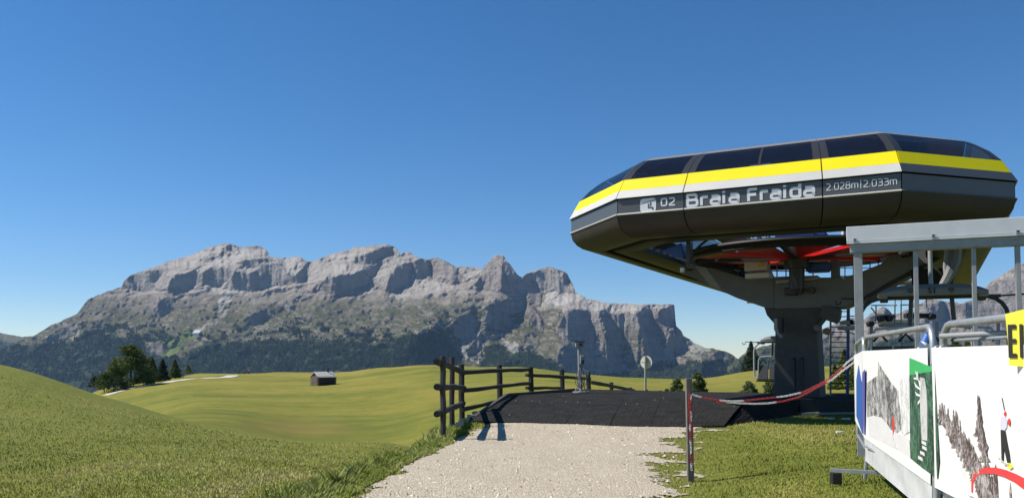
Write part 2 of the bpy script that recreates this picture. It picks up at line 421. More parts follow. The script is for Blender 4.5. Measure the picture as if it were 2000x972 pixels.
# far white track across the meadow
tp = [(205, 772), (222, 767), (260, 757), (300, 750), (350, 742), (400, 738), (440, 737.0), (480, 735.6), (505, 735), (520, 734.6)]
def onground(px, py, y0=60, y1=420):
    ys = np.geomspace(y0, y1, 500); xs = (px - 1000) / F * ys; zz = gz(xs, ys); yy = 695 - (zz - CAM_Z) * F / ys
    # visible farthest-first: pick the first crossing from far
    k = np.where((yy[:-1] >= py) & (yy[1:] < py))[0]
    i = k[-1] if len(k) else int(np.argmin(np.abs(yy - py)))
    return Vector((xs[i], ys[i], zz[i]))
cen = [onground(p[0], p[1], 60, 325) for p in tp]
if True:
    vs = []; pts = []
    for i in range(len(cen) - 1):
        for k in range(14): pts.append(cen[i].lerp(cen[i + 1], k / 14))
    xs = np.array([p.x for p in pts]); ys = np.array([p.y for p in pts])
    ker = np.ones(9) / 9; xs = np.convolve(np.pad(xs, 4, 'edge'), ker, 'valid'); ys = np.convolve(np.pad(ys, 4, 'edge'), ker, 'valid')
    dx = np.gradient(xs); dy = np.gradient(ys); L = np.hypot(dx, dy) + 1e-6; nx = -dy / L; ny = dx / L
    wd = np.linspace(1.4, 2.2, len(xs))
    rows = []
    for s_ in np.linspace(-1, 1, 7):
        X_ = xs + nx * wd * s_; Y_ = ys + ny * wd * s_; rows.append(np.stack([X_, Y_, gz(X_, Y_) + .10 - .04 * abs(s_)], -1))
    tag(npobj('track', np.stack(rows, 1).reshape(-1, 3), grid_faces(len(xs), 7), M['track'], True), kind='structure')

# valley and far lowland reaching the horizon
M['valley'] = varied('valley_forest_green', (.03, .05, .022), .95, .3, .004)
vx, vy = np.meshgrid(np.linspace(-11000, 11000, 60), np.concatenate([[-400, 200], np.geomspace(420, 12500, 60)]), indexing='ij')
vz = np.where(vy < 500, -75, -330) + fbm(vx / 900, vy / 900, 3) * 60
tag(npobj('valley', np.stack([vx, vy, vz], -1).reshape(-1, 3), grid_faces(60, 62), M['valley'], True), kind='structure')
# ------------------------------------------------------------------ mountains: relief solved from slope directions
def rock_mat():
    m = mat('dolomite_rock', (.3, .28, .27), .95, spec=.1); n = NB(m); p = n.coord((1, 1, 2.2))
    a = n.noise(p, .0022, 8, .65, .2); b = n.noise(p, .012, 8, .7); vst = n.noise(n.coord((1, 1, .12)), .02, 6, .65)
    rock = n.ramp(a, [(.3, (.20, .165, .14)), (.5, (.31, .265, .225)), (.7, (.43, .375, .32))])
    rock = n.mix(.4, rock, n.ramp(b, [(.3, (.11, .092, .08)), (.7, (.50, .44, .38))]))
    stt = n.noise(n.coord((.35, .35, 5)), .006, 7, .68, .5); rock = n.mix(.34, rock, n.ramp(stt, [(.36, (.07, .06, .056)), (.5, (.24, .21, .19)), (.62, (.48, .43, .39))]))
    rock = n.mix(n.math('MULTIPLY', n.attr('cliff'), .38), rock, n.ramp(vst, [(.35, (.12, .11, .11)), (.65, (.42, .38, .35))]))
    scree = n.ramp(b, [(.3, (.32, .30, .27)), (.7, (.48, .45, .41))])
    grass = n.ramp(b, [(.3, (.060, .065, .030)), (.55, (.10, .098, .050)), (.8, (.155, .145, .095))])
    lawn = n.ramp(a, [(.3, (.13, .17, .05)), (.7, (.17, .20, .07))])
    wood = n.ramp(b, [(.3, (.018, .030, .016)), (.7, (.05, .065, .035))])
    c = n.mix(n.attr('grass'), rock, grass); c = n.mix(n.attr('scree'), c, scree); c = n.mix(n.attr('wood'), c, wood); c = n.mix(n.attr('lawn'), c, lawn)
    n.col(c); n.bump(n.math('ADD', b, n.math('MULTIPLY', vst, n.attr('cliff'))), 1.0, 30.0); return m
M['rock'] = rock_mat()
SL = (-.06, -.5, .85); SH = (1.15, -.55, .08); DU = (.80, -.80, .04); LI = (-.62, -.8, .42); BE = (-.16, -.17, .97); SC_ = (-.38, -.42, .82); SR = (.35, -.45, .8)
def solve_relief(gx, gy, st, outer=5, inner=14, eps=.00035):
    """robust least squares (IRLS, conjugate gradients with an FFT preconditioner) of depth from its slopes"""
    ny, nx = gx.shape
    tx = (gx[:, :-1] + gx[:, 1:]) / 2 * st; ty = (gy[:-1, :] + gy[1:, :]) / 2 * st
    ky = np.cos(np.pi * np.arange(ny) / ny)[:, None]; kx = np.cos(np.pi * np.arange(nx) / nx)[None, :]
    lam = 4 - 2 * kx - 2 * ky; lam[0, 0] = 1
    cy = np.exp(-1j * np.pi * np.arange(ny) / (2 * ny))[:, None]; cx = np.exp(-1j * np.pi * np.arange(nx) / (2 * nx))
    def dct(a, c, ax):
        n = a.shape[ax]; F_ = np.fft.rfft(np.concatenate([a, np.flip(a, ax)], ax), axis=ax)
        return np.real((F_[:n] if ax == 0 else F_[:, :n]) * c)
    def idct(a, c, ax):
        n = a.shape[ax]; b = a * np.conj(c)
        z = np.zeros((1, a.shape[1]) if ax == 0 else (a.shape[0], 1), complex); b = np.concatenate([b, z], ax)
        o = np.fft.irfft(b, 2 * n, axis=ax); return o[:n] if ax == 0 else o[:, :n]
    def pre(r):
        A = dct(dct(r, cy, 0), cx, 1) / lam; A[0, 0] = 0; return idct(idct(A, cy, 0), cx, 1)
    def DT(ax_, ay_):
        o = np.zeros((ny, nx)); o[:, 1:] += ax_; o[:, :-1] -= ax_; o[1:, :] += ay_; o[:-1, :] -= ay_; return o
    q = pre(DT(tx, ty))
    for it in range(outer):
        rx = q[:, 1:] - q[:, :-1] - tx; ry = q[1:, :] - q[:-1, :] - ty
        wx = eps / (np.abs(rx) + eps); wy = eps / (np.abs(ry) + eps)
        wy = np.where(q[1:, :] - q[:-1, :] < 0, 1.5, wy)          # hardly any overhangs
        sc_ = wx.mean(); wx = wx / sc_; wy = wy / sc_
        r = DT(wx * tx, wy * ty) - DT(wx * (q[:, 1:] - q[:, :-1]), wy * (q[1:, :] - q[:-1, :]))
        z = pre(r); p = z.copy(); rz = (r * z).sum()
        for k in range(inner):
            Ap = DT(wx * (p[:, 1:] - p[:, :-1]), wy * (p[1:, :] - p[:-1, :])); a = rz / ((p * Ap).sum() + 1e-30)
            q = q + a * p; r = r - a * Ap; z = pre(r); rz2 = (r * z).sum(); p = z + rz2 / (rz + 1e-30) * p; rz = rz2
    return q
def relief(name, x0, x1, ybase, ytop, sky, D0, regions, cover, seed, st=1.6, relax=1.0, jag=1.0, cliffnoise=1.0):
    xs = np.arange(x0, x1 + st, st); ys = np.arange(ybase, ytop - st, -st)        # row 0 = base, upward
    Xp, Yp = np.meshgrid(xs, ys)
    nx_ = np.full(Xp.shape, SL[0]); ny_ = np.full(Xp.shape, SL[1]); nz_ = np.full(Xp.shape, SL[2]); cl = np.zeros(Xp.shape)
    wx = Xp + 5 * fbm(Xp / 13, Yp / 13, seed + 1, 4, .6); wy = Yp + 5 * fbm(Xp / 13 + 9, Yp / 13 + 4, seed + 2, 4, .6)
    for kind, poly in regions:
        k = inpoly(wx, wy, poly); nx_[k], ny_[k], nz_[k] = kind
        cl[k] = 1.0 if kind in (SH, DU, LI) else .25
    xc = (Xp - 1000) / F; zc = (695 - Yp) / F
    # detail: tilt normals by ridged noise, vertical ribs on cliffs, strata on slopes
    e = .6
    rib = ridged(Xp / 11, Yp / 60, seed + 5, 4, .6); ribx = np.gradient(rib, axis=1) / st * 9
    big = fbm(Xp / 34, Yp / 22, seed + 8, 6, .66); bgx = np.gradient(big, axis=1) / st * 12; bgy = np.gradient(big, axis=0) / st * 12
    stra = ridged(Xp / 70 + Yp / 160, Yp / 9 + Xp / 80, seed + 9, 4, .6); sty = np.gradient(stra, axis=0) / st * 6
    nx_ = nx_ + cl * ribx * .6 * cliffnoise + (1 - .5 * cl) * bgx * .62; nz_ = nz_ + (1 - cl) * (bgy * .6 + sty * .5) + cl * (bgy * .22 + sty * .16)
    fin = fbm(Xp / 8, Yp / 4.5, seed + 14, 4, .65); nx_ = nx_ + np.gradient(fin, axis=1) / st * 3.2 * (1 - .3 * cl); nz_ = nz_ + np.gradient(fin, axis=0) / st * 2.4 * (1 - .7 * cl)
    led = ridged(Xp / 45 + Yp / 40, Yp / 6 + Xp / 60, seed + 17, 3, .6); nz_ = nz_ + (1 - cl) * np.gradient(led, axis=0) / st * 2.2
    den = nx_ * xc + np.minimum(ny_, -.15) + nz_ * zc; den = np.minimum(den, -.12)
    gx = -(nx_ / F) / den; gy = -(nz_ / F) / den
    gx = np.clip(gx, -2.6 / F, 2.6 / F); gy = np.clip(gy, -.15 / F, 4.2 / F)
    q = solve_relief(gx, gy, st)
    q -= q[: 12].mean()
    D = D0 * np.exp(q)
    # mesh stretched between the base line and the skyline
    skx = np.array([p[0] for p in sky], float); sky_y = np.array([p[1] for p in sky], float)
    mx = np.arange(x0, x1, st); top = np.interp(mx, skx, sky_y) + jag * (1.6 * fbm(mx / 7, mx * 0 + 3, seed + 3, 4, .6))
    NR = int((ybase - ytop) / st) + 1
    v = np.linspace(0, 1, NR); MX = np.repeat(mx[:, None], NR, 1); MY = ybase + (top[:, None] - ybase) * v[None, :]
    fi = (MX - xs[0]) / st; fj = (ybase - MY) / st
    i0 = np.clip(fi.astype(int), 0, len(xs) - 2); j0 = np.clip(fj.astype(int), 0, len(ys) - 2); fi -= i0; fj = np.clip(fj - j0, 0, 1)
    def samp(A): return (A[j0, i0] * (1 - fi) + A[j0, i0 + 1] * fi) * (1 - fj) + (A[j0 + 1, i0] * (1 - fi) + A[j0 + 1, i0 + 1] * fi) * fj
    DD = samp(D)
    P = np.stack([(MX - 1000) / F * DD, DD, CAM_Z + (695 - MY) / F * DD], -1)
    # back slopes falling away behind the crest
    last = P[:, -1]; back = []
    for kx, (dd, dz) in enumerate(((60, -6), (260, -90), (700, -420), (1300, -900))):
        b = last.copy(); b[:, 1] += dd; b[:, 0] += dd * (mx - 1000) / F; b[:, 2] = np.maximum(b[:, 2] + dz, -300); back.append(b[:, None])
    low = P[:, :1].copy(); low[:, :, 2] -= 260; low[:, :, 1] -= 350
    P = np.concatenate([low, P] + back, 1)
    wxm = MX + 14 * fbm(MX / 16, MY / 12, seed + 31, 4, .6); wym = MY + 12 * fbm(MX / 16 + 7, MY / 12 + 2, seed + 32, 4, .6)
    at = {}
    at['cliff'] = samp(np.where(cl > .9, 1.0, 0.0))
    for key in ('grass', 'scree', 'wood', 'lawn'):
        a = np.zeros(MX.shape)
        for val, poly in cover.get(key, []):
            a = np.where(inpoly(wxm, wym, poly), val, a)
        at[key] = a
    if 'grassfn' in cover: at['grass'] = np.maximum(at['grass'], cover['grassfn'](MX, MY))
    # cliffs stay bare
    nrm = np.gradient(DD, axis=1); steep = np.clip(1 - sstep(samp(nz_), .25, .6), 0, 1)
    at['grass'] = at['grass'] * (1 - .8 * steep)
    att = {k: np.concatenate([a[:, :1]] + [a] + [a[:, -1:]] * 4, 1).ravel() for k, a in at.items()}
    o = npobj(name, P.reshape(-1, 3), grid_faces(P.shape[0], P.shape[1]), M['rock'], True, att); o['kind'] = 'structure'
    def locate(px, py):
        a = np.clip(((np.asarray(px) - x0) / st), 0, len(mx) - 1.01); ai = a.astype(int)
        vv = (ybase - np.asarray(py)) / (ybase - top[ai]) * (NR - 1); vi = np.clip(vv.astype(int), 0, NR - 2); ok = vv < NR - 1
        fa = a - ai; fv = np.clip(vv - vi, 0, 1); b = vi + 1
        p = (P[ai, b] * (1 - fa)[:, None] + P[ai + 1, b] * fa[:, None]) * (1 - fv)[:, None] + (P[ai, b + 1] * (1 - fa)[:, None] + P[ai + 1, b + 1] * fa[:, None]) * fv[:, None]
        return p, ok
    return o, locate

SKY_A = [(-20,700),(0,686),(25,672),(45,663),(58,658),(68,654),(80,647),(95,637),(115,628),(150,612),(164,591),(170,585),(200,571),(235,560),(240,548),(250,538),(290,523),(325,510),(370,497),(400,483),(430,476),(445,473),(455,478),(470,482),(480,480),(505,479),(515,485),(522,492),(524,500),(550,503),(575,500),(585,501),(598,510),(610,510),(625,503),(650,494),(685,485),(689,481),(700,482),(720,479),(755,475),(768,480),(775,486),(779,495),(795,490),(803,492),(810,500),(822,503),(838,506),(842,505),(855,501),(865,507),(875,512),(885,518),(890,520),(905,519),(930,521),(942,526),(945,518),(955,510),(965,498),(975,496),(985,500),(990,508),(1000,520),(1010,535),(1020,542),(1024,536),(1040,528),(1060,523),(1076,520),(1095,527),(1108,533),(1118,553),(1124,570),(1148,583),(1180,590),(1250,594),(1310,593),(1318,596),(1320,635),(1331,647),(1335,655),(1355,668),(1375,678),(1392,680),(1420,687),(1435,695),(1447,706),(1470,730)]
REG_A = [
 (BE, [(400,486),(445,476),(520,484),(520,505),(480,515),(440,520),(380,520),(330,524),(260,530),(330,508)]),
 (BE, [(530,504),(585,502),(600,512),(575,530),(560,528),(545,512)]),
 (SC_, [(600,512),(700,484),(750,478),(700,500),(660,520),(640,540),(600,552),(590,545)]),
 (BE, [(640,520),(690,508),(705,528),(640,538),(615,535)]),
 (BE, [(1120,574),(1180,590),(1310,592),(1316,600),(1290,605),(1250,606),(1200,612),(1150,606),(1060,594),(1060,574)]),
 (SC_, [(760,575),(800,556),(850,552),(960,570),(1020,578),(1020,590),(960,590),(900,600),(850,600),(780,590)]),
 (DU, [(236,556),(244,543),(255,533),(290,527),(318,528),(312,540),(303,550),(298,565),(280,570),(262,567)]),
 (LI, [(303,550),(316,536),(330,536),(325,566),(300,566)]),
 (DU, [(325,560),(330,545),(345,533),(378,526),(380,535),(376,555),(365,568),(340,570)]),
 (LI, [(378,528),(393,527),(394,556),(378,566),(374,560)]),
 (DU, [(393,530),(410,522),(430,518),(448,525),(450,535),(440,548),(432,556),(420,558),(410,552),(393,556)]),
 (DU, [(432,565),(441,548),(455,533),(470,528),(484,531),(500,522),(515,514),(531,511),(544,513),(553,524),(562,534),(575,536),(590,520),(603,514),(600,530),(595,550),(575,551),(541,557),(520,562),(500,566),(467,568)]),
 (DU, [(460,512),(470,505),(500,505),(522,503),(530,508),(510,515),(500,521),(485,520),(465,515)]),
 (DU, [(385,507),(395,500),(415,503),(412,509),(398,511)]), (DU, [(418,503),(425,492),(433,494),(430,503)]),
 (DU, [(427,482),(445,475),(462,481),(464,493),(455,496),(446,486),(438,493),(430,490)]),
 (LI, [(286,600),(296,578),(310,580),(298,608)]),
 (SH, [(296,605),(308,584),(325,578),(340,583),(346,600),(330,612),(312,618),(298,620)]),
 (SH, [(476,623),(493,612),(500,604),(513,603),(534,606),(537,618),(522,624),(507,633),(482,631)]),
 (SH, [(505,579),(520,568),(541,562),(568,557),(599,553),(600,561),(575,564),(541,570),(515,579)]),
 (SH, [(597,565),(632,560),(622,566),(607,573)]), (SH, [(568,579),(590,574),(580,589)]),
 (SH, [(545,594),(556,588),(562,596),(578,593),(576,604),(562,614),(556,606),(543,600)]),
 (DU, [(623,550),(640,540),(665,536),(697,536),(706,529),(718,538),(722,550),(708,563),(685,577),(665,579),(642,573),(628,563)]),
 (SH, [(685,510),(695,502),(718,493),(737,485),(763,480),(767,490),(765,495),(751,499),(737,509),(713,515),(695,513)]),
 (SH, [(706,516),(714,517),(737,511),(737,534),(726,540),(714,534)]),
 (LI, [(763,482),(772,486),(779,497),(768,500)]),
 (LI, [(732,555),(740,542),(765,524),(776,520),(772,545),(760,562),(745,568)]),
 (SH, [(762,535),(774,518),(801,510),(802,540),(799,556),(785,562),(764,570),(750,568)]),
 (SH, [(801,511),(820,506),(832,505),(839,509),(842,546),(816,543),(806,530)]),
 (LI, [(840,508),(855,504),(883,517),(883,550),(868,546),(842,544)]),
 (DU, [(883,517),(893,527),(912,548),(898,556),(879,552)]),
 (SH, [(842,544),(860,547),(878,551),(860,551),(846,549)]),
 (LI, [(931,560),(937,545),(944,520),(976,515),(982,530),(980,568),(955,566)]),
 (DU, [(931,552),(938,542),(945,538),(944,560),(933,564)]),
 (SH, [(980,512),(988,508),(1003,521),(1019,541),(1034,546),(1048,562),(1060,580),(1056,595),(1040,592),(1030,580),(1017,574),(982,569),(978,550)]),
 (DU, [(964,504),(974,498),(986,504),(984,513),(972,509)]),
 (LI, [(1021,538),(1050,526),(1076,521),(1111,537),(1123,570),(1085,569),(1056,573),(1049,553),(1035,545)]),
 (DU, [(1099,530),(1112,538),(1110,552),(1100,550)]),
 (BE, [(1060,576),(1123,572),(1148,584),(1115,592),(1093,597),(1066,592)]),
 (LI, [(1020,584),(1032,588),(1036,640),(1026,640)]),
 (SH, [(966,583),(990,586),(1023,585),(1025,608),(1008,610),(997,616),(1001,636),(985,642),(966,643),(949,632),(951,612),(943,603)]),
 (SH, [(1029,592),(1041,598),(1053,615),(1064,632),(1060,648),(1045,642),(1037,623),(1031,605)]),
 (LI, [(1053,606),(1095,602),(1086,628),(1080,645),(1068,640)]),
 (SH, [(1105,604),(1128,604),(1148,618),(1160,638),(1165,654),(1185,672),(1205,696),(1226,714),(1244,735),(1110,735),(1092,708),(1088,684),(1101,675),(1097,660),(1082,650),(1088,632),(1100,615)]),
 (LI, [(1140,606),(1172,608),(1175,640),(1187,671),(1175,668),(1160,654),(1152,636)]),
 (SH, [(1172,607),(1185,609),(1189,620),(1203,632),(1212,648),(1219,665),(1219,683),(1216,702),(1203,700),(1191,683),(1187,671),(1183,642),(1174,624)]),
 (LI, [(1186,610),(1244,610),(1252,640),(1258,680),(1260,705),(1238,712),(1219,702),(1220,665),(1210,640)]),
 (SH, [(1244,616),(1256,601),(1269,600),(1276,628),(1286,642),(1290,660),(1294,672),(1304,671),(1304,650),(1312,641),(1320,636),(1331,647),(1347,664),(1332,665),(1350,682),(1312,688),(1345,702),(1345,712),(1300,708),(1275,712),(1260,706),(1258,670),(1250,640)]),
 (LI, [(1270,600),(1283,602),(1286,628),(1304,640),(1300,668),(1292,670),(1284,650),(1274,628)]),
 (SH, [(1283,611),(1292,601),(1312,597),(1322,598),(1322,634),(1304,639),(1290,630),(1281,622)]),
 (SH, [(1384,692),(1407,685),(1423,700),(1420,728),(1397,733),(1386,706)]), (SH, [(1366,704),(1384,704),(1392,735),(1370,738)]),
 (SH, [(848,624),(859,626),(874,646),(848,641)]),
 (SH, [(896,614),(920,608),(937,626),(938,638),(925,653),(910,665),(892,659),(875,640)]),
 (SH, [(800,655),(838,640),(852,642),(868,650),(885,668),(895,690),(875,715),(830,705),(800,690)]),
 (SH, [(935,650),(945,662),(948,677),(927,691),(912,683),(923,666)]),
 (SH, [(287,682),(297,664),(318,664),(332,680),(318,693),(297,697)]),
 (SH, [(394,680),(406,670),(431,672),(433,682),(415,690),(400,686)]),
 (DU, [(82,663),(113,640),(144,630),(152,646),(123,663),(93,671)]),
 (DU, [(165,590),(175,585),(178,592),(168,600)])]
COV_A = {
 'scree': [(.48, [(236,556),(290,523),(445,474),(522,490),(600,510),(700,482),(760,474),(800,492),(840,504),(842,546),(780,560),(600,556),(430,566),(300,568)]), (.45, [(1124,572),(1310,592),(1318,600),(1250,612),(1100,606),(1050,596)]), (.35, [(1020,537),(1076,520),(1124,570),(1056,574)]), (.8, [(425,610),(434,579),(459,575),(455,585),(430,604)]), (.45, [(380,650),(420,615),(446,600),(450,604),(405,637),(388,655)]),
           (.85, [(440,498),(470,485),(505,500),(460,505),(420,515),(400,520),(425,505)]), (.7, [(395,500),(330,510),(430,476),(440,480),(420,490)]),
           (.6, [(618,500),(690,484),(750,479),(690,497),(640,515)]), (.7, [(612,537),(660,512),(690,510),(705,530),(660,535),(620,538)]),
           (.6, [(730,545),(765,512),(790,500),(775,520),(745,540),(722,550)]),
           (.75, [(797,540),(813,540),(850,552),(801,560),(760,577),(765,566)]), (.5, [(760,577),(850,552),(900,560),(860,575),(780,590)]),
           (1.0, [(1062,574),(1100,570),(1124,572),(1148,584),(1115,591),(1093,597),(1066,592)]), (.75, [(1124,572),(1180,590),(1240,594),(1230,603),(1150,600)]),
           (.8, [(530,504),(585,502),(600,512),(575,530),(555,520)]), (.8, [(915,548),(925,548),(930,553),(922,558)]), (.6, [(890,522),(930,522),(944,530),(930,540),(905,538)]),
           (.8, [(896,668),(910,662),(918,668),(908,678),(915,692),(932,705),(945,682),(950,677),(940,700),(932,712),(915,703),(903,690)]),
           (.55, [(946,600),(958,610),(940,650),(912,680),(900,672),(925,655),(940,640)]),
           (.75, [(968,642),(1005,668),(1016,676),(1013,690),(1000,686),(985,668)]), (.6, [(1325,666),(1345,666),(1390,683),(1378,695),(1340,674)]), (.35, [(1314,688),(1343,682),(1374,695),(1350,702)]),
           (.7, [(470,560),(500,568),(430,575),(400,560),(430,562)]), (.5, [(300,568),(340,562),(420,560),(380,570)]), (.8, [(88,671),(130,662),(115,672)]), (.5, [(144,630),(152,632),(150,662),(142,664)])],
 'wood': [(1, [(-10,668),(60,674),(110,670),(150,657),(190,650),(230,657),(262,665),(287,672),(287,700),(330,697),(370,692),(398,662),(440,672),(480,668),(560,665),(640,662),(700,670),(760,668),(800,655),(840,645),(870,655),(890,680),(900,700),(925,735),(925,800),(-10,800)]),
          (1, [(948,677),(964,666),(980,672),(1000,692),(1026,681),(1057,701),(1090,712),(1110,735),(1110,800),(935,800),(940,700)]),
          (1, [(1236,724),(1270,710),(1340,712),(1384,704),(1400,702),(1450,712),(1460,800),(1100,800),(1105,735)]),
          (.7, [(262,662),(290,645),(330,650),(360,655),(330,668),(300,664)])],
 'lawn': [(1, [(316,664),(345,655),(370,648),(396,650),(368,666),(354,684),(338,694),(318,699),(308,696),(331,683)])],
 'grassfn': lambda x, y: sstep(y + 14 * fbm(x / 30, y / 12, 91, 5, .6) + np.where(x > 1100, -60, 0), 560, 612) * np.clip(1.0 + .75 * fbm(x / 14, y / 7, 95, 5, .65), 0, 1)}
MA, LOC_A = relief('mountain', -20, 1470, 748, 466, SKY_A, 4600, REG_A, COV_A, 100)

# low hill far left, and the rock walls to the right behind the station
SKY_B = [(-900,640),(-500,660),(-300,640),(-60,648),(0,650),(15,652),(35,657),(60,656),(90,658),(130,690)]
_h, LOC_B = relief('hill', -900, 130, 748, 630, SKY_B, 7600, [], {'wood': [(1, [(-900,672),(-200,665),(0,668),(60,676),(130,690),(130,800),(-900,800)])], 'grassfn': lambda x, y: x * 0 + .9}, 200, st=4)
SKY_D = [(1420,716),(1445,697),(1460,685),(1490,676),(1520,668),(1560,660),(1600,645),(1640,628),(1660,620),(1690,622),(1700,612),(1712,606),(1722,600),(1728,598),(1738,606),(1746,614),(1760,610),(1770,604),(1790,606),(1803,590),(1812,582),(1830,585),(1860,590),(1880,592),(1900,585),(1912,577),(1925,563),(1940,548),(1960,537),(1985,520),(2010,512),(2060,500),(2130,520),(2300,540),(2600,600),(2900,650)]
REG_D = [(LI, [(1905,590),(1930,560),(2010,520),(2020,640),(1960,650),(1905,650)]), (DU, [(1820,590),(1850,590),(1850,625),(1825,630)]),
         (LI, [(1850,592),(1890,592),(1890,640),(1850,640)]), (LI, [(1712,608),(1728,598),(1730,625),(1710,625)]), (DU, [(1728,598),(1746,614),(1744,625),(1730,625)]),
         (LI, [(1790,606),(1812,585),(1815,640),(1790,640)]), (SH, [(2020,520),(2060,520),(2060,640),(2020,650)]), (LI, [(2060,505),(2150,530),(2150,650),(2060,650)])]
COV_D = {'grassfn': lambda x, y: sstep(y + 20 * fbm(x / 40, y / 20, 191), 640, 690) * .8 + sstep(1560 - x, 0, 60) * .8,
         'wood': [(1, [(1440,705),(1560,690),(1640,700),(1720,668),(1760,655),(1840,670),(1900,690),(2000,670),(2300,680),(2900,700),(2900,800),(1400,800)])]}
MD, LOC_D = relief('mountain', 1420, 2900, 748, 495, SKY_D, 4200, REG_D, COV_D, 300, st=2.6)

# forest on the lower mountain flanks: one mass of small conifers
def forest(name, loc, polys, n, h, seed, thin=1.0):
    r = np.random.default_rng(seed)
    xs = []; ys = []
    for (poly, k, *tt) in polys:
        px = np.array([p[0] for p in poly]); py = np.array([p[1] for p in poly])
        X = r.uniform(px.min(), px.max(), int(n * k)); Y = r.uniform(py.min(), py.max(), int(n * k))
        wx = X + 15 * fbm(X / 16, Y / 16, seed, 4, .6); wy = Y + 13 * fbm(X / 14 + 3, Y / 14 + 8, seed + 1, 4, .6)
        dens = fbm(X / 20, Y / 9, seed + 5, 4, .6)
        k_ = inpoly(wx, wy, poly) & (dens > (tt[0] if tt else -.28 * thin) + r.uniform(-.12, .12, X.shape)); xs.append(X[k_]); ys.append(Y[k_])
    X = np.concatenate(xs); Y = np.concatenate(ys); P, ok = loc(X, Y); P = P[ok]; n = len(P)
    H = h * r.uniform(.55, 1.25, n); W = H * r.uniform(.20, .30, n); k = 5
    th = np.linspace(0, 2 * np.pi, k, endpoint=False)[None] + r.uniform(0, 6, n)[:, None]
    base = np.stack([P[:, 0, None] + np.cos(th) * W[:, None], P[:, 1, None] + np.sin(th) * W[:, None], np.repeat(P[:, 2, None] - 2, k, 1)], -1)
    tip = P.copy(); tip[:, 2] += H; V = np.concatenate([base, tip[:, None]], 1)
    b = np.arange(n)[:, None] * (k + 1); f = np.stack([np.stack([b[:, 0] + i, b[:, 0] + (i + 1) % k, b[:, 0] + k], -1) for i in range(k)], 1).reshape(-1, 3)
    tone = np.repeat(r.random(n), k + 1)
    return npobj(name, V.reshape(-1, 3), f, M['conifer'], False, {'tone': tone})
def leafm(name, a, b_, c):
    m = mat(name, a, .9, spec=.15); n = NB(m); n.col(n.ramp(n.attr('tone'), [(0, a), (.55, b_), (1, c)])); return m
M['conifer'] = leafm('conifer_green', (.016, .030, .014), (.034, .056, .024), (.075, .095, .04))
o = forest('forest', LOC_A, [([(-10,670),(60,676),(110,672),(150,659),(190,652),(230,657),(262,665),(287,674),(287,700),(330,699),(372,694),(398,682),(440,674),(480,668),(560,667),(640,662),(700,670),(760,668),(800,655),(840,645),(870,655),(890,680),(900,700),(925,745),(-10,745)], 1.0),
    ([(948,677),(964,666),(980,672),(1000,692),(1026,681),(1057,701),(1090,712),(1110,740),(935,740),(940,700)], .12),
    ([(1236,724),(1270,710),(1340,712),(1384,704),(1400,702),(1450,712),(1460,745),(1100,745)], .16), ([(262,664),(290,645),(330,650),(360,655),(330,668),(300,666)], .03),
    ([(400,640),(480,640),(900,640),(900,670),(700,664),(400,668)], .22, .20), ([(395,615),(480,625),(900,620),(900,645),(400,645)], .10, .34), ([(150,630),(290,632),(330,650),(260,668),(190,655),(150,660)], .12, .12)], 42000, 13, 5)
tag(o, 'dark conifer forest covering the lower flank of the grey mountain', 'forest', kind='stuff')
o = forest('forest', LOC_D, [([(1440,705),(1560,690),(1640,700),(1720,672),(1760,660),(1840,672),(1900,690),(2000,675),(2300,680),(2300,745),(1400,745)], 1)], 9000, 15, 15)
tag(o, 'dark conifers below the rock walls seen behind the station', 'forest', kind='stuff')
o = forest('forest', LOC_B, [([(-420,674),(-200,668),(-10,668),(60,674),(110,690),(110,745),(-420,745)], 1)], 7000, 20, 25)
tag(o, 'far conifer forest at the left foot of the mountain', 'forest', kind='stuff')
# ------------------------------------------------------------------ chairlift station
SA = R(27.7)
UH = Vector((math.cos(SA), -math.sin(SA), 0)); WH = Vector((math.sin(SA), math.cos(SA), 0))
def L(u, w_, z): return UH * u + WH * w_ + Vector((0, 0, z))
def toL(p): return Vector((p.x * UH.x + p.y * UH.y, p.x * WH.x + p.y * WH.y, p.z))
def onW(px, py, w_):              # photo pixel onto the station plane w = const -> (u, z)
    r = ray(px, py); t = w_ / (r.x * WH.x + r.y * WH.y); p = Vector((r.x * t, r.y * t, CAM_Z + r.z * t)); q = toL(p); return q.x, q.z
zW = CAM_Z + 3.1
fl = toL(PZ(1208, 420, zW)); fr = toL(PZ(1761, 371, zW)); el = toL(PZ(1113, 456, zW)); er = toL(PZ(1985, 388, zW))
WF = (fl.y + fr.y) / 2; UC = (el.x + er.x) / 2; HW = (er.x - el.x) / 2; CHF = ((el.y + er.y) / 2 - WF)
UFL, UFR = fl.x, fr.x
HF = (UFR - UFL) / 2; UC = (UC + (UFL + UFR) / 2) / 2; CH = (CHF + (HW - HF)) / 2; HF = HW - CH
ZL = WF + 20.5                    # far ends of the two arms of the cover
ST = L(UC, WF + 8, 0)
station = empty('chairlift_station', (ST.x, ST.y, .5), 'anthracite chairlift station shell with yellow stripe raised on one broad column', 'chairlift station')
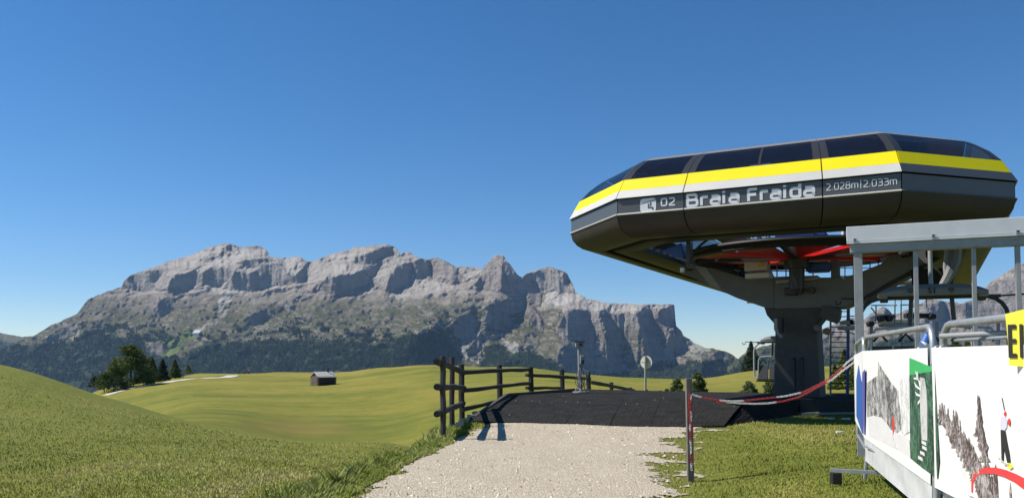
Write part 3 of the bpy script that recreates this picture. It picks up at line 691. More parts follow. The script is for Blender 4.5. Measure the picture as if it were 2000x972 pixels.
# profile: (inset, z)
def outline(ins):
    k = math.tan(R(22.5)); a = HW - ins
    return [(-a, ZL - WF), (-a, CH + ins * k), (-(HF - ins * k) , ins), (HF - ins * k, ins), (a, CH + ins * k), (a, ZL - WF)]
def seg_pts(segi, t, ins):
    o_ = outline(ins); a = Vector(o_[segi]); b = Vector(o_[segi + 1]); return a.lerp(b, t)
def P3(segi, t, ins, z):
    p = seg_pts(segi, t, ins); return L(UC + p.x, WF + p.y, z)
h = CAM_Z
PROF = {
 'belly_panel': [(.80, h + 2.645), (.62, h + 2.64), (.44, h + 2.655), (.28, h + 2.70), (.15, h + 2.79), (.05, h + 2.92), (0.012, h + 3.085)],
 'edge_trim': [(.0, h + 3.085), (-.02, h + 3.10), (-.005, h + 3.12)],
 'side_panel': [(.02, h + 3.12), (.02, h + 3.43)],
 'silver_stripe': [(-.03, h + 3.455), (.07, h + 3.638)],
 'yellow_stripe': [(.072, h + 3.640), (.217, h + 3.907)],
 'window': [(.219, h + 3.909), (.42, h + 4.14), (.66, h + 4.33), (.80, h + 4.42)],
 'roof_panel': [(.84, h + 4.44), (1.107, h + 4.55), (1.45, h + 4.63), (1.8, h + 4.66)],
}
PM = {'belly_panel': 'belly', 'edge_trim': 'silver', 'side_panel': 'band', 'silver_stripe': 'silver', 'yellow_stripe': 'yellow', 'window': 'glass', 'roof_panel': 'roofgrey'}
# splits along each of the five faces
def tfront(px):                    # px on the front face, at the white edge height
    u, z = onW(px, 395, WF); return ((u - UC) + HF) / (2 * HF)
SEG = [(0, [0, .2, .4, .6, .8, 1]), (1, [0, 1]), (2, [0, tfront(1335), tfront(1607), 1]), (3, [0, 1]), (4, [0, .2, .4, .6, .8, 1])]
SOLID = bpy.context
def sheet_part(name, prof, segi, t0, t1, m, parent, thick=.03, gap=.012, smooth=True, n=1):
    Ls = (Vector(outline(.0)[segi + 1]) - Vector(outline(0.)[segi])).length
    g = gap / Ls; a, b = t0 + g, t1 - g
    rows = []
    for ins, z in prof: rows.append([P3(segi, a + (b - a) * k / n, ins, z) for k in range(n + 1)])
    mb = MB(); nr = len(rows); vs = []; fs = []
    for r_ in rows: vs += r_
    for ins, z in prof:
        vs += [P3(segi, a + (b - a) * k / n, ins + thick, z - (thick * .6 if name == 'roof_panel' else 0)) for k in range(n + 1)]
    W_ = n + 1; O = nr * W_
    for i in range(nr - 1):
        for k in range(n):
            q = (i * W_ + k, i * W_ + k + 1, (i + 1) * W_ + k + 1, (i + 1) * W_ + k); fs.append(q); fs.append(tuple(O + x for x in reversed(q)))
    for i in range(nr - 1):
        fs.append((i * W_, (i + 1) * W_, O + (i + 1) * W_, O + i * W_)); e = n
        fs.append((i * W_ + e, O + i * W_ + e, O + (i + 1) * W_ + e, (i + 1) * W_ + e))
    for k in range(n):
        fs.append((k, k + 1, O + k + 1, O + k)); i = nr - 1
        fs.append((i * W_ + k, O + i * W_ + k, O + i * W_ + k + 1, i * W_ + k + 1))
    mb.add(vs, fs); return mb.build(name, M[m], parent, smooth)
winf = []
for segi, ts in SEG:
    for a, b in zip(ts[:-1], ts[1:]):
        for nm, pr in PROF.items():
            mm = PM[nm]
            if nm == 'silver_stripe' and segi in (3, 4): mm = 'band'
            if nm == 'edge_trim' and segi in (3, 4): mm = 'band'
            if nm == 'window':
                Lseg = (Vector(outline(0)[segi + 1]) - Vector(outline(0.)[segi])).length * (b - a)
                # dark frame strips left and right of each pane plus a pane (or two)
                f = .16 / ((Vector(outline(0)[segi + 1]) - Vector(outline(0.)[segi])).length)
                wf = sheet_part('window_frame', pr, segi, a, a + f, 'shell', station, gap=.006); sheet_part('window_frame', pr, segi, b - f, b, 'shell', station, gap=.006)
                cuts = [a + f, b - f]
                if segi == 2 and b - a > .4: cuts = [a + f, (a + b) / 2 + .02, (a + b) / 2 + .02 + f * .35, b - f]
                for ci, (c0, c1) in enumerate(zip(cuts[:-1], cuts[1:])):
                    if len(cuts) == 4 and ci == 1: sheet_part('window_frame', pr, segi, c0, c1, 'shell', station, gap=0)
                    else: sheet_part('window', pr, segi, c0, c1, 'glass', station, thick=.02, gap=-.004)
            else: sheet_part(nm, pr, segi, a, b, mm, station)
# dark carcass behind the panels so that the joints read black, slot and inner ring underneath
for segi in range(5):
    sheet_part('carcass', [(.78, h + 2.69), (.40, h + 2.72), (.14, h + 3.0), (.10, h + 3.5), (.26, h + 3.86)], segi, 0, 1, 'seam', station, thick=.04, gap=-.0)
    sheet_part('grip_slot', [(.805, h + 2.655), (.83, h + 2.76), (1.0, h + 2.76), (1.02, h + 2.645)], segi, 0, 1, 'seam', station, thick=-.02, gap=0)
    sheet_part('inner_belly', [(1.025, h + 2.635), (1.15, h + 2.62), (1.56, h + 2.63), (1.64, h + 2.68), (1.64, h + 2.78)], segi, 0, 1, 'belly_in', station, thick=-.03, gap=0)
    sheet_part('inner_wall', [(1.76, h + 4.3), (1.76, h + 4.62)], segi, 0, 1, 'steelgrey', station, thick=-.03, gap=0)
# end caps of the two arms
for s_ in (-1, 1):
    pts = []
    for nm in ('belly_panel', 'side_panel', 'silver_stripe', 'yellow_stripe', 'window', 'roof_panel'):
        for ins, z in PROF[nm]: pts.append((ins, z))
    pts += [(1.66, h + 2.7), (1.2, h + 2.62)]
    poly = [L(UC + s_ * (HW - i), ZL + .02, z) for i, z in pts]
    MB().prism(poly, WH * .05).build('end_cap', M['shell'], station)
MB().box(L(UC - HW + .95, ZL - .1, h + 2.50), (.42, .42, .22)).build('wedge_stop', M['ywedge'], station)
# things seen through the tinted windows
for px, wd in ((1260, .5), (1310, .6), (1385, .8), (1440, .5), (1530, .4), (1585, .6), (1660, .7)):
    u, z = onW(px, 340, WF + 1.4); MB().box(L(u, WF + 1.3, h + 4.02), (wd, .4, .42)).build('machine_box', M['galvmat' if px % 2 else 'steelgrey'], station, bevel=.04)
MB().bar(L(UC - HF, WF + 1.2, h + 3.75), L(UC + HF, WF + 1.2, h + 3.75), .12, .12).build('inner_rail', M['galv'], station)
# lettering on the front band
zb = h + 3.12; ins = .02
band_h = .31
def crn(pts, r=.13, n=4):
    """polyline with rounded corners; pts may end on the first point for a closed loop"""
    out = [pts[0]]
    for k in range(1, len(pts) - 1):
        a, b, c = (Vector((*p, 0)) for p in (pts[k - 1], pts[k], pts[k + 1])); d1 = (a - b); d2 = (c - b); rr_ = min(r, d1.length / 2, d2.length / 2)
        p = b + d1.normalized() * rr_; q = b + d2.normalized() * rr_
        for m_ in range(n + 1):
            t = m_ / n; x = p.lerp(b, t).lerp(b.lerp(q, t), t); out.append((x.x, x.y))
    return out + [pts[-1]]
GLY = {   # width, strokes; baseline 0, x height .72, capitals 1
 'B': (.70, [[(0, 0), (0, 1)], crn([(0, 1), (.56, 1), (.56, .53), (0, .53)], .16), crn([(0, .53), (.62, .53), (.62, 0), (0, 0)], .18)]),
 'r': (.42, [[(0, 0), (0, .72)], crn([(0, .50), (0, .72), (.38, .72)], .2)]),
 'a': (.60, [crn([(.06, .72), (.52, .72), (.52, 0)], .2), crn([(.52, .42), (0, .42), (0, 0), (.52, 0)], .18), [(.52, 0), (.52, .2)]]),
 'i': (.18, [[(0, 0), (0, .72)], [(0, .95), (0, 1.04)]]),
 'd': (.60, [[(.52, 0), (.52, 1.04)], crn([(.52, .72), (0, .72), (0, 0), (.52, 0)], .2)]),
 'F': (.58, [crn([(0, 0), (0, 1), (.5, 1)], .12), [(0, .52), (.44, .52)]]),
 '0': (.62, [crn([(.27, 1), (.54, 1), (.54, 0), (0, 0), (0, 1), (.27, 1)], .22)]),
 '2': (.60, [crn([(0, 1), (.5, 1), (.5, .55), (0, .12), (0, 0)], .2), [(0, 0), (.54, 0)]]),
 '3': (.60, [crn([(0, 1), (.5, 1), (.5, .54), (.14, .54)], .16), crn([(.14, .54), (.54, .54), (.54, 0), (0, 0)], .18)]),
 '8': (.62, [crn([(.26, 1), (.50, 1), (.50, .54), (.04, .54), (.04, 1), (.26, 1)], .16), crn([(.26, .54), (.54, .54), (.54, 0), (0, 0), (0, .54), (.26, .54)], .16)]),
 '.': (.16, [[(0, 0), (0, .04)]]),
 'm': (.90, [[(0, 0), (0, .72)], crn([(0, .72), (.41, .72), (.41, 0)], .2), crn([(.41, .72), (.82, .72), (.82, 0)], .2)]),
 '|': (.1, [[(0, -.12), (0, 1.12)]]), ' ': (.2, [])}
def lettering(txt, px0, px1, zlow, zhigh, wt, gap=.2, name='letter'):
    u0_, _ = onW(px0, 398, WF); u1_, _ = onW(px1, 390, WF); H_ = zhigh - zlow
    tot = sum(GLY[c][0] + gap for c in txt) - gap; sx_ = (u1_ - u0_ - wt * H_) / tot; x = 0; lay = 0
    def T(p, d): return L(u0_ + wt * H_ / 2 + (x + p[0]) * sx_, WF + ins - .005 - d, zlow + wt * H_ / 2 + p[1] * (H_ - wt * H_))
    hw_ = wt * H_ / 2
    for c in txt:
        w_, strokes = GLY[c]; mb = MB()
        for st_ in strokes:
            P_ = [T(p, 0) for p in st_]
            for a, b in zip(P_[:-1], P_[1:]):
                d = (b - a)
                if d.length < 1e-6: continue
                d.normalize(); n_ = Vector((0, 0, 1)).cross(WH); nn = d.cross(WH).normalized() * hw_; e = d * hw_ * .35; o_ = WH * -(.0002 * (lay % 9)); lay += 1
                mb.add([a - nn - e + o_, b - nn + e + o_, b + nn + e + o_, a + nn - e + o_], [(0, 1, 2, 3)])
            for p in P_[1:-1]:
                o_ = WH * -(.0002 * (lay % 9) + .0001); lay += 1
                mb.add([p + UH * hw_ * math.cos(a) + Vector((0, 0, hw_ * math.sin(a))) + o_ for a in [k * math.pi / 4 for k in range(8)]], [tuple(range(8))])
        x += w_ + gap
        mb.build(name, M['letter'], station)
lettering('Braia', 1340, 1447, zb + .012, zb + .300, .205, .20)
lettering('Fraida', 1459, 1595, zb + .012, zb + .300, .205, .20)
lettering('02', 1290, 1320, zb + .08, zb + .26, .18, .22)
lettering('2.028m', 1614, 1678, zb + .10, zb + .24, .115, .17)
lettering('|', 1681, 1683, zb + .10, zb + .24, .10)
lettering('2.033m', 1687, 1754, zb + .10, zb + .24, .115, .17)
# chairlift pictogram badge: rounded square, diagonal cable, seated figure
u0, _ = onW(1250, 400, WF); u1, _ = onW(1281, 400, WF); bw = u1 - u0; bz = zb - .005; r_ = bw * .2; wp = WF + ins - .004
def loc2(a, b, off=0): return L(u0 + a * bw, wp - off, bz + b * .29)
pts = []
for cx, cz, a0 in ((1 - .2, 1 - .2, 0), (.2, 1 - .2, 90), (.2, .2, 180), (1 - .2, .2, 270)):
    for k in range(5): a = R(a0 + 90 * k / 4); pts.append(loc2(cx + .2 * math.cos(a), cz + .2 * math.sin(a)))
badge = MB().prism(pts, WH * -.003).build('badge', M['letter'], station)
mb = MB()
mb.prism([loc2(0, .60, .005), loc2(1, .84, .005), (loc2(1, .90, .005)), loc2(0, .63, .005)], WH * -.002)
mb.prism([loc2(.5 + .07 * math.cos(R(a)) + .16, .62 + .07 * math.sin(R(a)), .005) for a in range(0, 360, 45)], WH * -.002)
mb.prism([loc2(.48, .62, .005), loc2(.54, .62, .005), loc2(.56, .36, .005), loc2(.82, .33, .005), loc2(.84, .10, .005), loc2(.76, .10, .005), loc2(.74, .24, .005), loc2(.48, .26, .005)], WH * -.002)
mb.prism([loc2(.60, .54, .005), loc2(.70, .54, .005), loc2(.70, .42, .005), loc2(.60, .42, .005)], WH * -.002)
mb.build('pictogram', M['band'], badge)
# column with flared head
COLW = toL(PY(1572, 770, 23.6)).y; UCOL = toL(PY(1566, 770, 23.6)).x
ZP = .46
cu0 = UCOL - .64; cu1 = UCOL + .50; cw0 = COLW - .55; cw1 = COLW + .75
def rect(z, du=0, dw=0): return [L(cu0 - du, cw0 - dw, z), L(cu1 + du, cw0 - dw, z), L(cu1 + du, cw1 + dw, z), L(cu0 - du, cw1 + dw, z)]
mb = MB(); zs = [(ZP - .6, .10, .06), (ZP + 2.05, .0, .0), (ZP + 2.35, .24, .02), (ZP + 2.75, .36, .05), (ZP + 2.98, .36, .05)]
vs = []; fs = []
for z, du, dw in zs: vs += rect(z, du, dw)
for i in range(len(zs) - 1):
    for k in range(4): a = i * 4; fs.append((a + k, a + (k + 1) % 4, a + 4 + (k + 1) % 4, a + 4 + k))
fs += [(0, 1, 2, 3), tuple(len(vs) - 4 + k for k in range(4))]
colm = mb.add(vs, fs).build('column', M['concrete'], station, bevel=.05)
for du in (-.02, .16):
    MB().tube([L(UCOL - .1 + du * 1.2, cw0 - .06, ZP), L(UCOL - .1 + du * 1.2, cw0 - .06, ZP + 1.05), L(UCOL - .1 + du * 1.2, cw0 + .05, ZP + 1.12)], .035, 8).build('cable_conduit', M['blackmetal'], colm, True)
# Y shaped cross girder on the head, outlined on its front plane
wg = cw0 - .12
def G(px, py): u, z = onW(px, py, wg); return L(u, wg, z)
def girder(name, pix, dep, m='steelgrey', off=0):
    return MB().prism([G(*p) + WH * off for p in pix], WH * dep).build(name, M[m], station, bevel=.02)
girder('girder_arm', [(1296, 508), (1330, 505), (1452, 541), (1512, 545), (1512, 602), (1496, 601), (1440, 582), (1330, 532), (1300, 520)], 1.0)
girder('girder_hub', [(1512, 543), (1640, 541), (1668, 536), (1668, 592), (1650, 600), (1512, 603)], 1.1)
girder('girder_arm', [(1668, 536), (1720, 515), (1742, 497), (1818, 476), (1838, 480), (1838, 498), (1735, 553), (1668, 592)], 1.0)
girder('girder_flange', [(1668, 590), (1735, 552), (1838, 497), (1838, 505), (1736, 560), (1668, 598)], 1.1, 'belly_in', -.05)
girder('hub_box', [(1534, 563), (1558, 563), (1558, 577), (1534, 577)], .3, 'blackmetal', -.28)
for px, py in ((1563, 568), (1586, 567), (1616, 647), (1598, 640)):
    MB().tube([G(px, py) - WH * .25, G(px, py) + WH * .1], .1, 10).build('hub_motor', M['blackmetal'], station, True)
girder('head_block', [(1608, 596), (1643, 604), (1641, 622), (1634, 632), (1600, 620)], .5, 'concrete', -.2)
girder('hub_plate', [(1519, 549), (1603, 541), (1603, 547), (1519, 556)], .5, 'galvmat', -.3)
# bullwheel
BW = toL(PY(1555, 486, 22.1)); bu, bw_ = BW.x, BW.y; BR = 2.95; bzz = h + 2.80
def circ(r, z, n=64): return [L(bu + r * math.cos(2 * math.pi * k / n), bw_ + r * math.sin(2 * math.pi * k / n), z) for k in range(n)]
wheel = MB().tube(circ(BR + .02, bzz + .05), .05, 8, closed=True).build('bullwheel', M['black'], station, True)
mb = MB(); n = 64
for (r0, r1, z0, z1) in ((BR, BR, bzz + .12, bzz - .10), (BR, BR - .16, bzz - .10, bzz - .12), (BR - .16, BR - .2, bzz - .12, bzz + .02), (BR - .2, BR, bzz + .12, bzz + .12)):
    a = circ(r0, z0, n); b = circ(r1, z1, n); mb.add(a + b, [(k, (k + 1) % n, n + (k + 1) % n, n + k) for k in range(n)])
mb.build('rim', M['black'], wheel)
for k in range(8):
    a0 = 2 * math.pi * (k + .16) / 8; a1 = 2 * math.pi * (k + .84) / 8
    pl = [L(bu + r * math.cos(a), bw_ + r * math.sin(a), bzz + .02 - (.10 if r < 1 else 0)) for r, a in ((.35, a0 + .1), (BR - .24, a0), (BR - .24, (a0 + a1) / 2), (BR - .24, a1), (.35, a1 - .1))]
    MB().prism(pl, Vector((0, 0, .02))).build('web_plate', M['red'], wheel)
    am = 2 * math.pi * k / 8
    MB().bar(L(bu + .25 * math.cos(am), bw_ + .25 * math.sin(am), bzz - .10), L(bu + (BR - .2) * math.cos(am), bw_ + (BR - .2) * math.sin(am), bzz + .0), .14, .09).build('spoke', M['red'] if k % 2 else M['black'], wheel)
MB().tube([L(bu, bw_, bzz - .38), L(bu, bw_, bzz + .25)], .34, 20).build('hub', M['blackmetal'], wheel, True)
MB().tube([L(bu, bw_, bzz - .95), L(bu, bw_, bzz - .38)], .20, 16).build('shaft', M['blackmetal'], station, True)
# tyre conveyor rail along the inner ring (row of tyres), left, front and right
for segi, k0, k1, nn in ((2, 0, 1, 12), (1, 0, 1, 5), (3, 0, 1, 5), (0, .3, 1, 20), (4, 0, .7, 20)):
    for i in range(nn):
        t = k0 + (k1 - k0) * (i + .5) / nn; p = P3(segi, t, 1.25, h + 2.86); o_ = outline(0); d = (Vector(o_[segi + 1]) - Vector(o_[segi])).normalized(); dd = UH * d.x + WH * d.y; nn_ = Vector((0, 0, 1)).cross(dd)
        MB().tube([p - nn_ * .08, p + nn_ * .08], .17, 12).build('tyre', M['black'], station, True)
# blue machinery, white cabinet, walkway and rails in the open middle
def boxat(name, px, py, Y, size, m, bev=.03, rz=-SA, parent=station):
    p = PY(px, py, Y); Mx = Matrix.Rotation(rz, 3, 'Z'); return MB().box(p, size, Mx).build(name, M[m], parent, bevel=bev)
boxat('drive_cover', 1556, 463, 22.2, (1.05, .8, .17), 'blue'); boxat('gear_box', 1601, 461, 22.6, (.42, .7, .14), 'blue')
boxat('gear_column', 1592, 456, 22.8, (.5, .6, .30), 'galvmat')
boxat('drive_motor', 1598, 522, 22.6, (.62, .6, .27), 'blue', .06)
boxat('motor_mount', 1632, 528, 23.0, (.2, .6, .55), 'steelgrey', .02)
boxat('control_cabinet', 1479, 519, 23.5, (.66, .5, .34), 'whitebox'); boxat('control_cabinet', 1482, 539, 23.2, (.7, .5, .16), 'whitebox')
MB().prism([PY(1291, 489, 18.6), PY(1331, 474, 18.6), PY(1337, 506, 18.6), PY(1318, 502, 18.6)], WH * .5).build('guide_funnel', M['blue'], station, bevel=.02); boxat('guide_funnel', 1347, 497, 18.6, (.1, .3, .62), 'blackmetal')
boxat('valve', 1486, 516, 23.0, (.12, .1, .12), 'ywedge', .01)
for i, (px, py, Y) in enumerate(((1353, 519, 17.9), (1333, 527, 17.4))):
    boxat('roller', px, py, Y, (.08, .12, .10), 'blackmetal' if i == 0 else 'galv', .01)
# lattice truss beyond
def tub(name, pix, Y, r, m='galv', parent=station): return MB().tube([PY(a, b, Y) for a, b in pix], r, 6).build(name, M[m], parent, True)
for pix in ([(1470, 478), (1470, 448)], [(1483, 478), (1478, 448)], [(1497, 478), (1496, 448)], [(1506, 478), (1500, 448)], [(1470, 450), (1497, 474)], [(1462, 474), (1420, 452)]):
    tub('truss_bar', pix, 26.5, .035)
tub('mast', [(1648, 520), (1648, 446)], 27, .09, 'whitebox')
MB().prism([PY(1420, 470, 25), PY(1455, 462, 25), PY(1468, 478, 25), PY(1436, 480, 25)], WH * .1).build('track_plate', M['steelgrey'], station)
# walkway with handrail behind the hub (left) and one to the right
for (xa, xb, yt, yb, Y, ns) in ((1500, 1588, 516, 542, 24.2, 6), (1634, 1732, 506, 540, 25.0, 7)):
    wk = MB().tube([PY(xa, yt, Y), PY(xb, yt, Y)], .025, 6).build('handrail', M['galv'], station, True)
    MB().tube([PY(xa, (yt + yb) / 2, Y), PY(xb, (yt + yb) / 2, Y)], .018, 6).build('mid_rail', M['galv'], wk, True)
    for k in range(ns):
        x = xa + (xb - xa) * k / (ns - 1); MB().tube([PY(x, yt, Y), PY(x, yb, Y)], .02, 6).build('stanchion', M['galv'], wk, True)
    MB().bar(PY(xa - 4, yb + 2, Y), PY(xb + 4, yb - 1, Y), .5, .06).build('walkway', M['galvmat'], station)
tub('stair_stringer', [(1500, 520), (1512, 545)], 24.1, .04); tub('stay', [(1500, 520), (1506, 545)], 24.1, .03); tub('brace', [(1550, 538), (1572, 522)], 24.0, .035)
# hangers and dark box under the right-hand arm of the cover
boxat('sensor_box', 1811, 541, 21.5, (.75, .5, .42), 'seam'); boxat('track_end', 1760, 552, 24.5, (1.5, .5, .12), 'steelgrey')
mb = MB().tube([PY(1868, 480, 18.4), PY(1865, 510, 18.4), PY(1852, 540, 18.4), PY(1838, 565, 18.4)], [.13, .13, .12, .1], 8); mb.build('rail_bracket', M['steelgrey'], station, True)
mb = MB().tube([PY(1850, 480, 18.6), PY(1846, 520, 18.6), PY(1848, 548, 18.6)], .05, 8); mb.build('rail_bracket', M['galvmat'], station, True)
# side bracket by the column
MB().tube([PY(1515, 622, 22.4), PY(1515, 642, 22.4), PY(1520, 652, 22.4), PY(1527, 658, 22.4)], .05, 8).build('side_bracket', M['galvmat'], station, True)
boxat('side_box', 1524, 634, 23.0, (.15, .3, .42), 'blackmetal', .01)

# blue ladder standing beside the column
lb = PY(1652, 775, 25.5)
ladder = empty('ladder', (lb.x, lb.y, .4), 'blue upright ladder with many rungs behind the broad grey column', 'ladder')
for xt, xb_ in ((1622, 1622), (1657, 1655)):
    MB().bar(PY(xb_, 775, 25.5), PY(xt, 590, 25.5), .09 if xt > 1640 else .05, .05, up=Vector((0, 1, 0))).build('stile', M['blueladder'] if xt > 1640 else M['steelgrey'], ladder)
for k in range(18):
    y = 598 + k * 10.0; MB().tube([PY(1622, y, 25.5), PY(1655, y, 25.5)], .017, 6).build('rung', M['blackmetal'], ladder, True)
for y in (598, 617): MB().tube([PY(1655, y, 25.5), PY(1676, y, 25.5)], .02, 6).build('guard_bar', M['galvmat'], ladder, True)
MB().tube([PY(1676, 596, 25.5), PY(1676, 630, 25.5)], .02, 6).build('guard_bar', M['galvmat'], ladder, True)
# ------------------------------------------------------------------ rubber matted ramp and platform
def matm():
    m = mat('ring_rubber', (.012, .012, .012), .9, spec=.12); n = NB(m)
    p = n.coord((1, 1, 1), rot=(0, 0, R(20)))
    v = n.vor(p, 22.0); f = n.noise(p, 3, 5, .6)
    n.col(n.mix(n.ramp(v.outputs['Distance'], [(.18, 1.), (.42, 0.)]), n.ramp(f, [(.3, (.016, .0158, .0155)), (.75, (.036, .035, .033))]), (.004, .004, .004)))
    n.bump(v.outputs['Distance'], 1.0, .014); return m
M['mat'] = matm()
M['boardwood'] = woodm('board_wood', (.055, .052, .05), (.12, .115, .11))
a_crest = [PZ(1000, 771, .50), PZ(1110, 773, .50), PZ(1220, 776, .50), PZ(1330, 780, .50), PZ(1453, 786, .50)]
a_foot = [PZ(914, 823, .03), PZ(1060, 829, .04), PZ(1190, 833, .05), PZ(1310, 836, .06), PZ(1413, 834, .08)]
ro = a_crest[2]
ramp_t = empty('matted_ramp', (ro.x, ro.y, 0), 'low ramp and platform covered with black perforated rubber mats', 'ramp')
def lerpl(pts, t):
    t = t * (len(pts) - 1); i = min(int(t), len(pts) - 2); return pts[i].lerp(pts[i + 1], t - i)
def quadmat(name, c, nx_=10, ny_=4, m='mat', wob=.012, thick=.03, teeth=False, parent=ramp_t, seed=0):
    """c: four corners front-left, front-right, back-right, back-left; a gently uneven slab"""
    r = random.Random(seed); vs = []
    for j in range(ny_ + 1):
        for i in range(nx_ + 1):
            p = c[0].lerp(c[1], i / nx_).lerp(c[3].lerp(c[2], i / nx_), j / ny_); p = p.copy()
            if 0 < i < nx_ and 0 < j < ny_ or True: p.z += r.uniform(-wob, wob)
            if j == 0 and teeth and i % 2: p += (c[3] - c[0]).normalized() * .06
            vs.append(p)
    W_ = nx_ + 1; fs = [(j * W_ + i, j * W_ + i + 1, (j + 1) * W_ + i + 1, (j + 1) * W_ + i) for j in range(ny_) for i in range(nx_)]
    o_ = len(vs); vs += [v - Vector((0, 0, thick)) for v in vs]
    edge = [i for i in range(W_)] + [j * W_ + nx_ for j in range(1, ny_ + 1)] + [ny_ * W_ + i for i in reversed(range(nx_))] + [j * W_ for j in reversed(range(1, ny_))]
    fs += [(edge[k], edge[(k + 1) % len(edge)], o_ + edge[(k + 1) % len(edge)], o_ + edge[k]) for k in range(len(edge))]
    return MB().add(vs, fs).build(name, M[m], parent)
NC = 6; k = 0
for i in range(NC):
    t0 = i / NC + .0005; t1 = (i + 1) / NC - .0005
    for (s0, s1) in ((0, .62), (.628, 1.0)):
        fa = lerpl(a_foot, t0).lerp(lerpl(a_crest, t0), s0); fb = lerpl(a_foot, t1).lerp(lerpl(a_crest, t1), s0)
        ba = lerpl(a_foot, t0).lerp(lerpl(a_crest, t0), s1); bb = lerpl(a_foot, t1).lerp(lerpl(a_crest, t1), s1)
        bulge = Vector((0, 0, .045))
        if s0 > 0: fa = fa + bulge; fb = fb + bulge
        else: ba = ba + bulge; bb = bb + bulge; fa = fa + Vector((0, .25 * ((i * 7) % 3 - 1) * .3, .03)); fb = fb + Vector((0, .0, .03))
        quadmat('mat', [fa, fb, bb, ba], 26 if s0 == 0 else 8, 3, teeth=(s0 == 0), seed=k, wob=.0035); k += 1
# deck behind the crest and round the column
bk = [PZ(1122, 759, .52), Vector((5.5, 27.5, .40)), Vector((10, 26.5, .36)), Vector((16, 25, .34))]
deckL = [a_crest[0], a_crest[1], a_crest[2], a_crest[3], a_crest[4]]
for i in range(4):
    f0, f1 = deckL[i], deckL[i + 1]; b0 = lerpl(bk[:2], i / 4); b1 = lerpl(bk[:2], (i + 1) / 4)
    m0 = f0.lerp(b0, .5); m1 = f1.lerp(b1, .5)
    quadmat('deck_mat', [f0 + Vector((0, .02, 0)), f1 + Vector((0, .02, 0)), m1, m0], 6, 3, wob=.006, seed=40 + i); quadmat('deck_mat', [m0 + Vector((0, .02, -.002)), m1 + Vector((0, .02, -.002)), b1, b0], 6, 3, wob=.006, seed=50 + i)
sk = [a_crest[4], Vector((7.5, 20.9, .47)), Vector((9.5, 20.6, .46)), Vector((13.5, 19.6, .46))]
for i in range(3):
    quadmat('deck_mat', [sk[i] + Vector((.01, .02, -.003)), sk[i + 1] + Vector((0, .02, -.003)), bk[i + 1 if i else 1].lerp(bk[min(i + 2, 3)], 0 if i else 1), bk[1] if i == 0 else bk[i]] if False else
            [sk[i] + Vector((.01, .02, -.003)), sk[i + 1] + Vector((0, .02, -.003)), bk[min(i + 2, 3)] if i else bk[2], bk[1] if i == 0 else bk[min(i + 1, 3)]], 6, 4, wob=.004, seed=60 + i)
# black skirt towards the grass on the right, slanted mat beside the ramp, pale kerb slab
for i in range(1, 3):
    a, b = sk[i], sk[i + 1]; n_ = Vector((0, -.02, 0))
    MB().prism([a + n_, b + n_, Vector((b.x, b.y - .05, -.1)), Vector((a.x, a.y - .05, -.1))], Vector((0, .06, 0))).build('skirt', M['black'], ramp_t)
quadmat('side_mat', [PZ(1418, 834, .07), PZ(1556, 811, .10), sk[1] + Vector((0, -.03, -.03)), a_crest[4] + Vector((.03, -.03, -.02))], 12, 4, seed=80)
MB().bar(PZ(1560, 809, .10), PZ(1668, 807, .12), .3, .09).build('kerb_slab', M['signpost'], ramp_t)
# wooden edge board along the left side of the ramp
p0 = PZ(908, 824, .04); p1 = PZ(990, 768, .56) ; p2 = PZ(1122, 758, .60)
bw = .05
for a, b in ((p0, p1), (p1, p2)):
    MB().prism([a + Vector((-.05, 0, 0)), b + Vector((-.05, 0, 0)), b + Vector((-.05, 0, -.20)), a + Vector((-.05, 0, -.16))], Vector((.09, 0.02, 0))).build('edge_board', M['boardwood'], ramp_t)
for px, py in ((905, 829), (915, 822), (925, 815), (934, 808)):
    p = PZ(px, py, .1); MB().box(p + Vector((-.08, 0, .0)), (.16, .16, .14)).build('edge_block', M['signpost'], ramp_t)
# bright fixing washers
for px, py in ((1007, 784), (1040, 786), (1054, 786), (1100, 777), (1103, 788), (1131, 790), (1149, 790), (1222, 792), (1243, 792), (1275, 785), (1297, 782), (995, 812), (1430, 798)):
    t = (px - 914) / 500.; q = None
    best = None
    for s_ in np.linspace(0, 1, 60):
        c = lerpl(a_foot, min(max(t, 0), 1)).lerp(lerpl(a_crest, min(max(t, 0), 1)), s_)
        for t2 in np.linspace(0, 1, 60):
            c = lerpl(a_foot, t2).lerp(lerpl(a_crest, t2), s_); xx = 1000 + F * c.x / c.y; yy = 695 - (c.z - CAM_Z) * F / c.y; e = abs(xx - px) + abs(yy - py)
            if best is None or e < best[0]: best = (e, c.copy())
        if best and best[0] < 2: break
    p = best[1]; MB().tube([p + Vector((0, 0, .06)), p + Vector((0, -.01, .072))], .012, 8).build('washer', M['galvmat'], ramp_t)

# ------------------------------------------------------------------ wooden fences
def logp(r0, pts, seed, n=9):
    r = random.Random(seed); return [r0 * r.uniform(.88, 1.12) for _ in pts]
def wob(a, b, n, amp, seed):
    r = random.Random(seed); a = Vector(a); b = Vector(b); return [a.lerp(b, i / n) + (Vector((r.uniform(-amp, amp), r.uniform(-amp, amp), r.uniform(-amp, amp))) if 0 < i < n else Vector()) for i in range(n + 1)]
def fence(label, posts, rails, org):
    t = empty('wooden_fence', org, label, 'fence', 'dark log fences beside the ramp')
    for i, (a, b, r_) in enumerate(posts):
        pp = wob(a, b, 5, .008, i + 5); MB().tube(pp, [r_ * random.uniform(.93, 1.07) for _ in pp], 8).build('post', M['wood'], t, True)
    for i, (a, b, r_) in enumerate(rails):
        pp = wob(a, b, 6, .014, i + 50); MB().tube(pp, [r_ * random.uniform(.86, 1.1) for _ in pp], 9).build('rail', M['wood'], t, True)
    return t
def post(px_t, py_t, px_b, Y, zb, r_):
    a = PY(px_t, py_t, Y); xb = (px_b - 1000) / F * Y; return (Vector((xb, Y, zb)), a, r_)
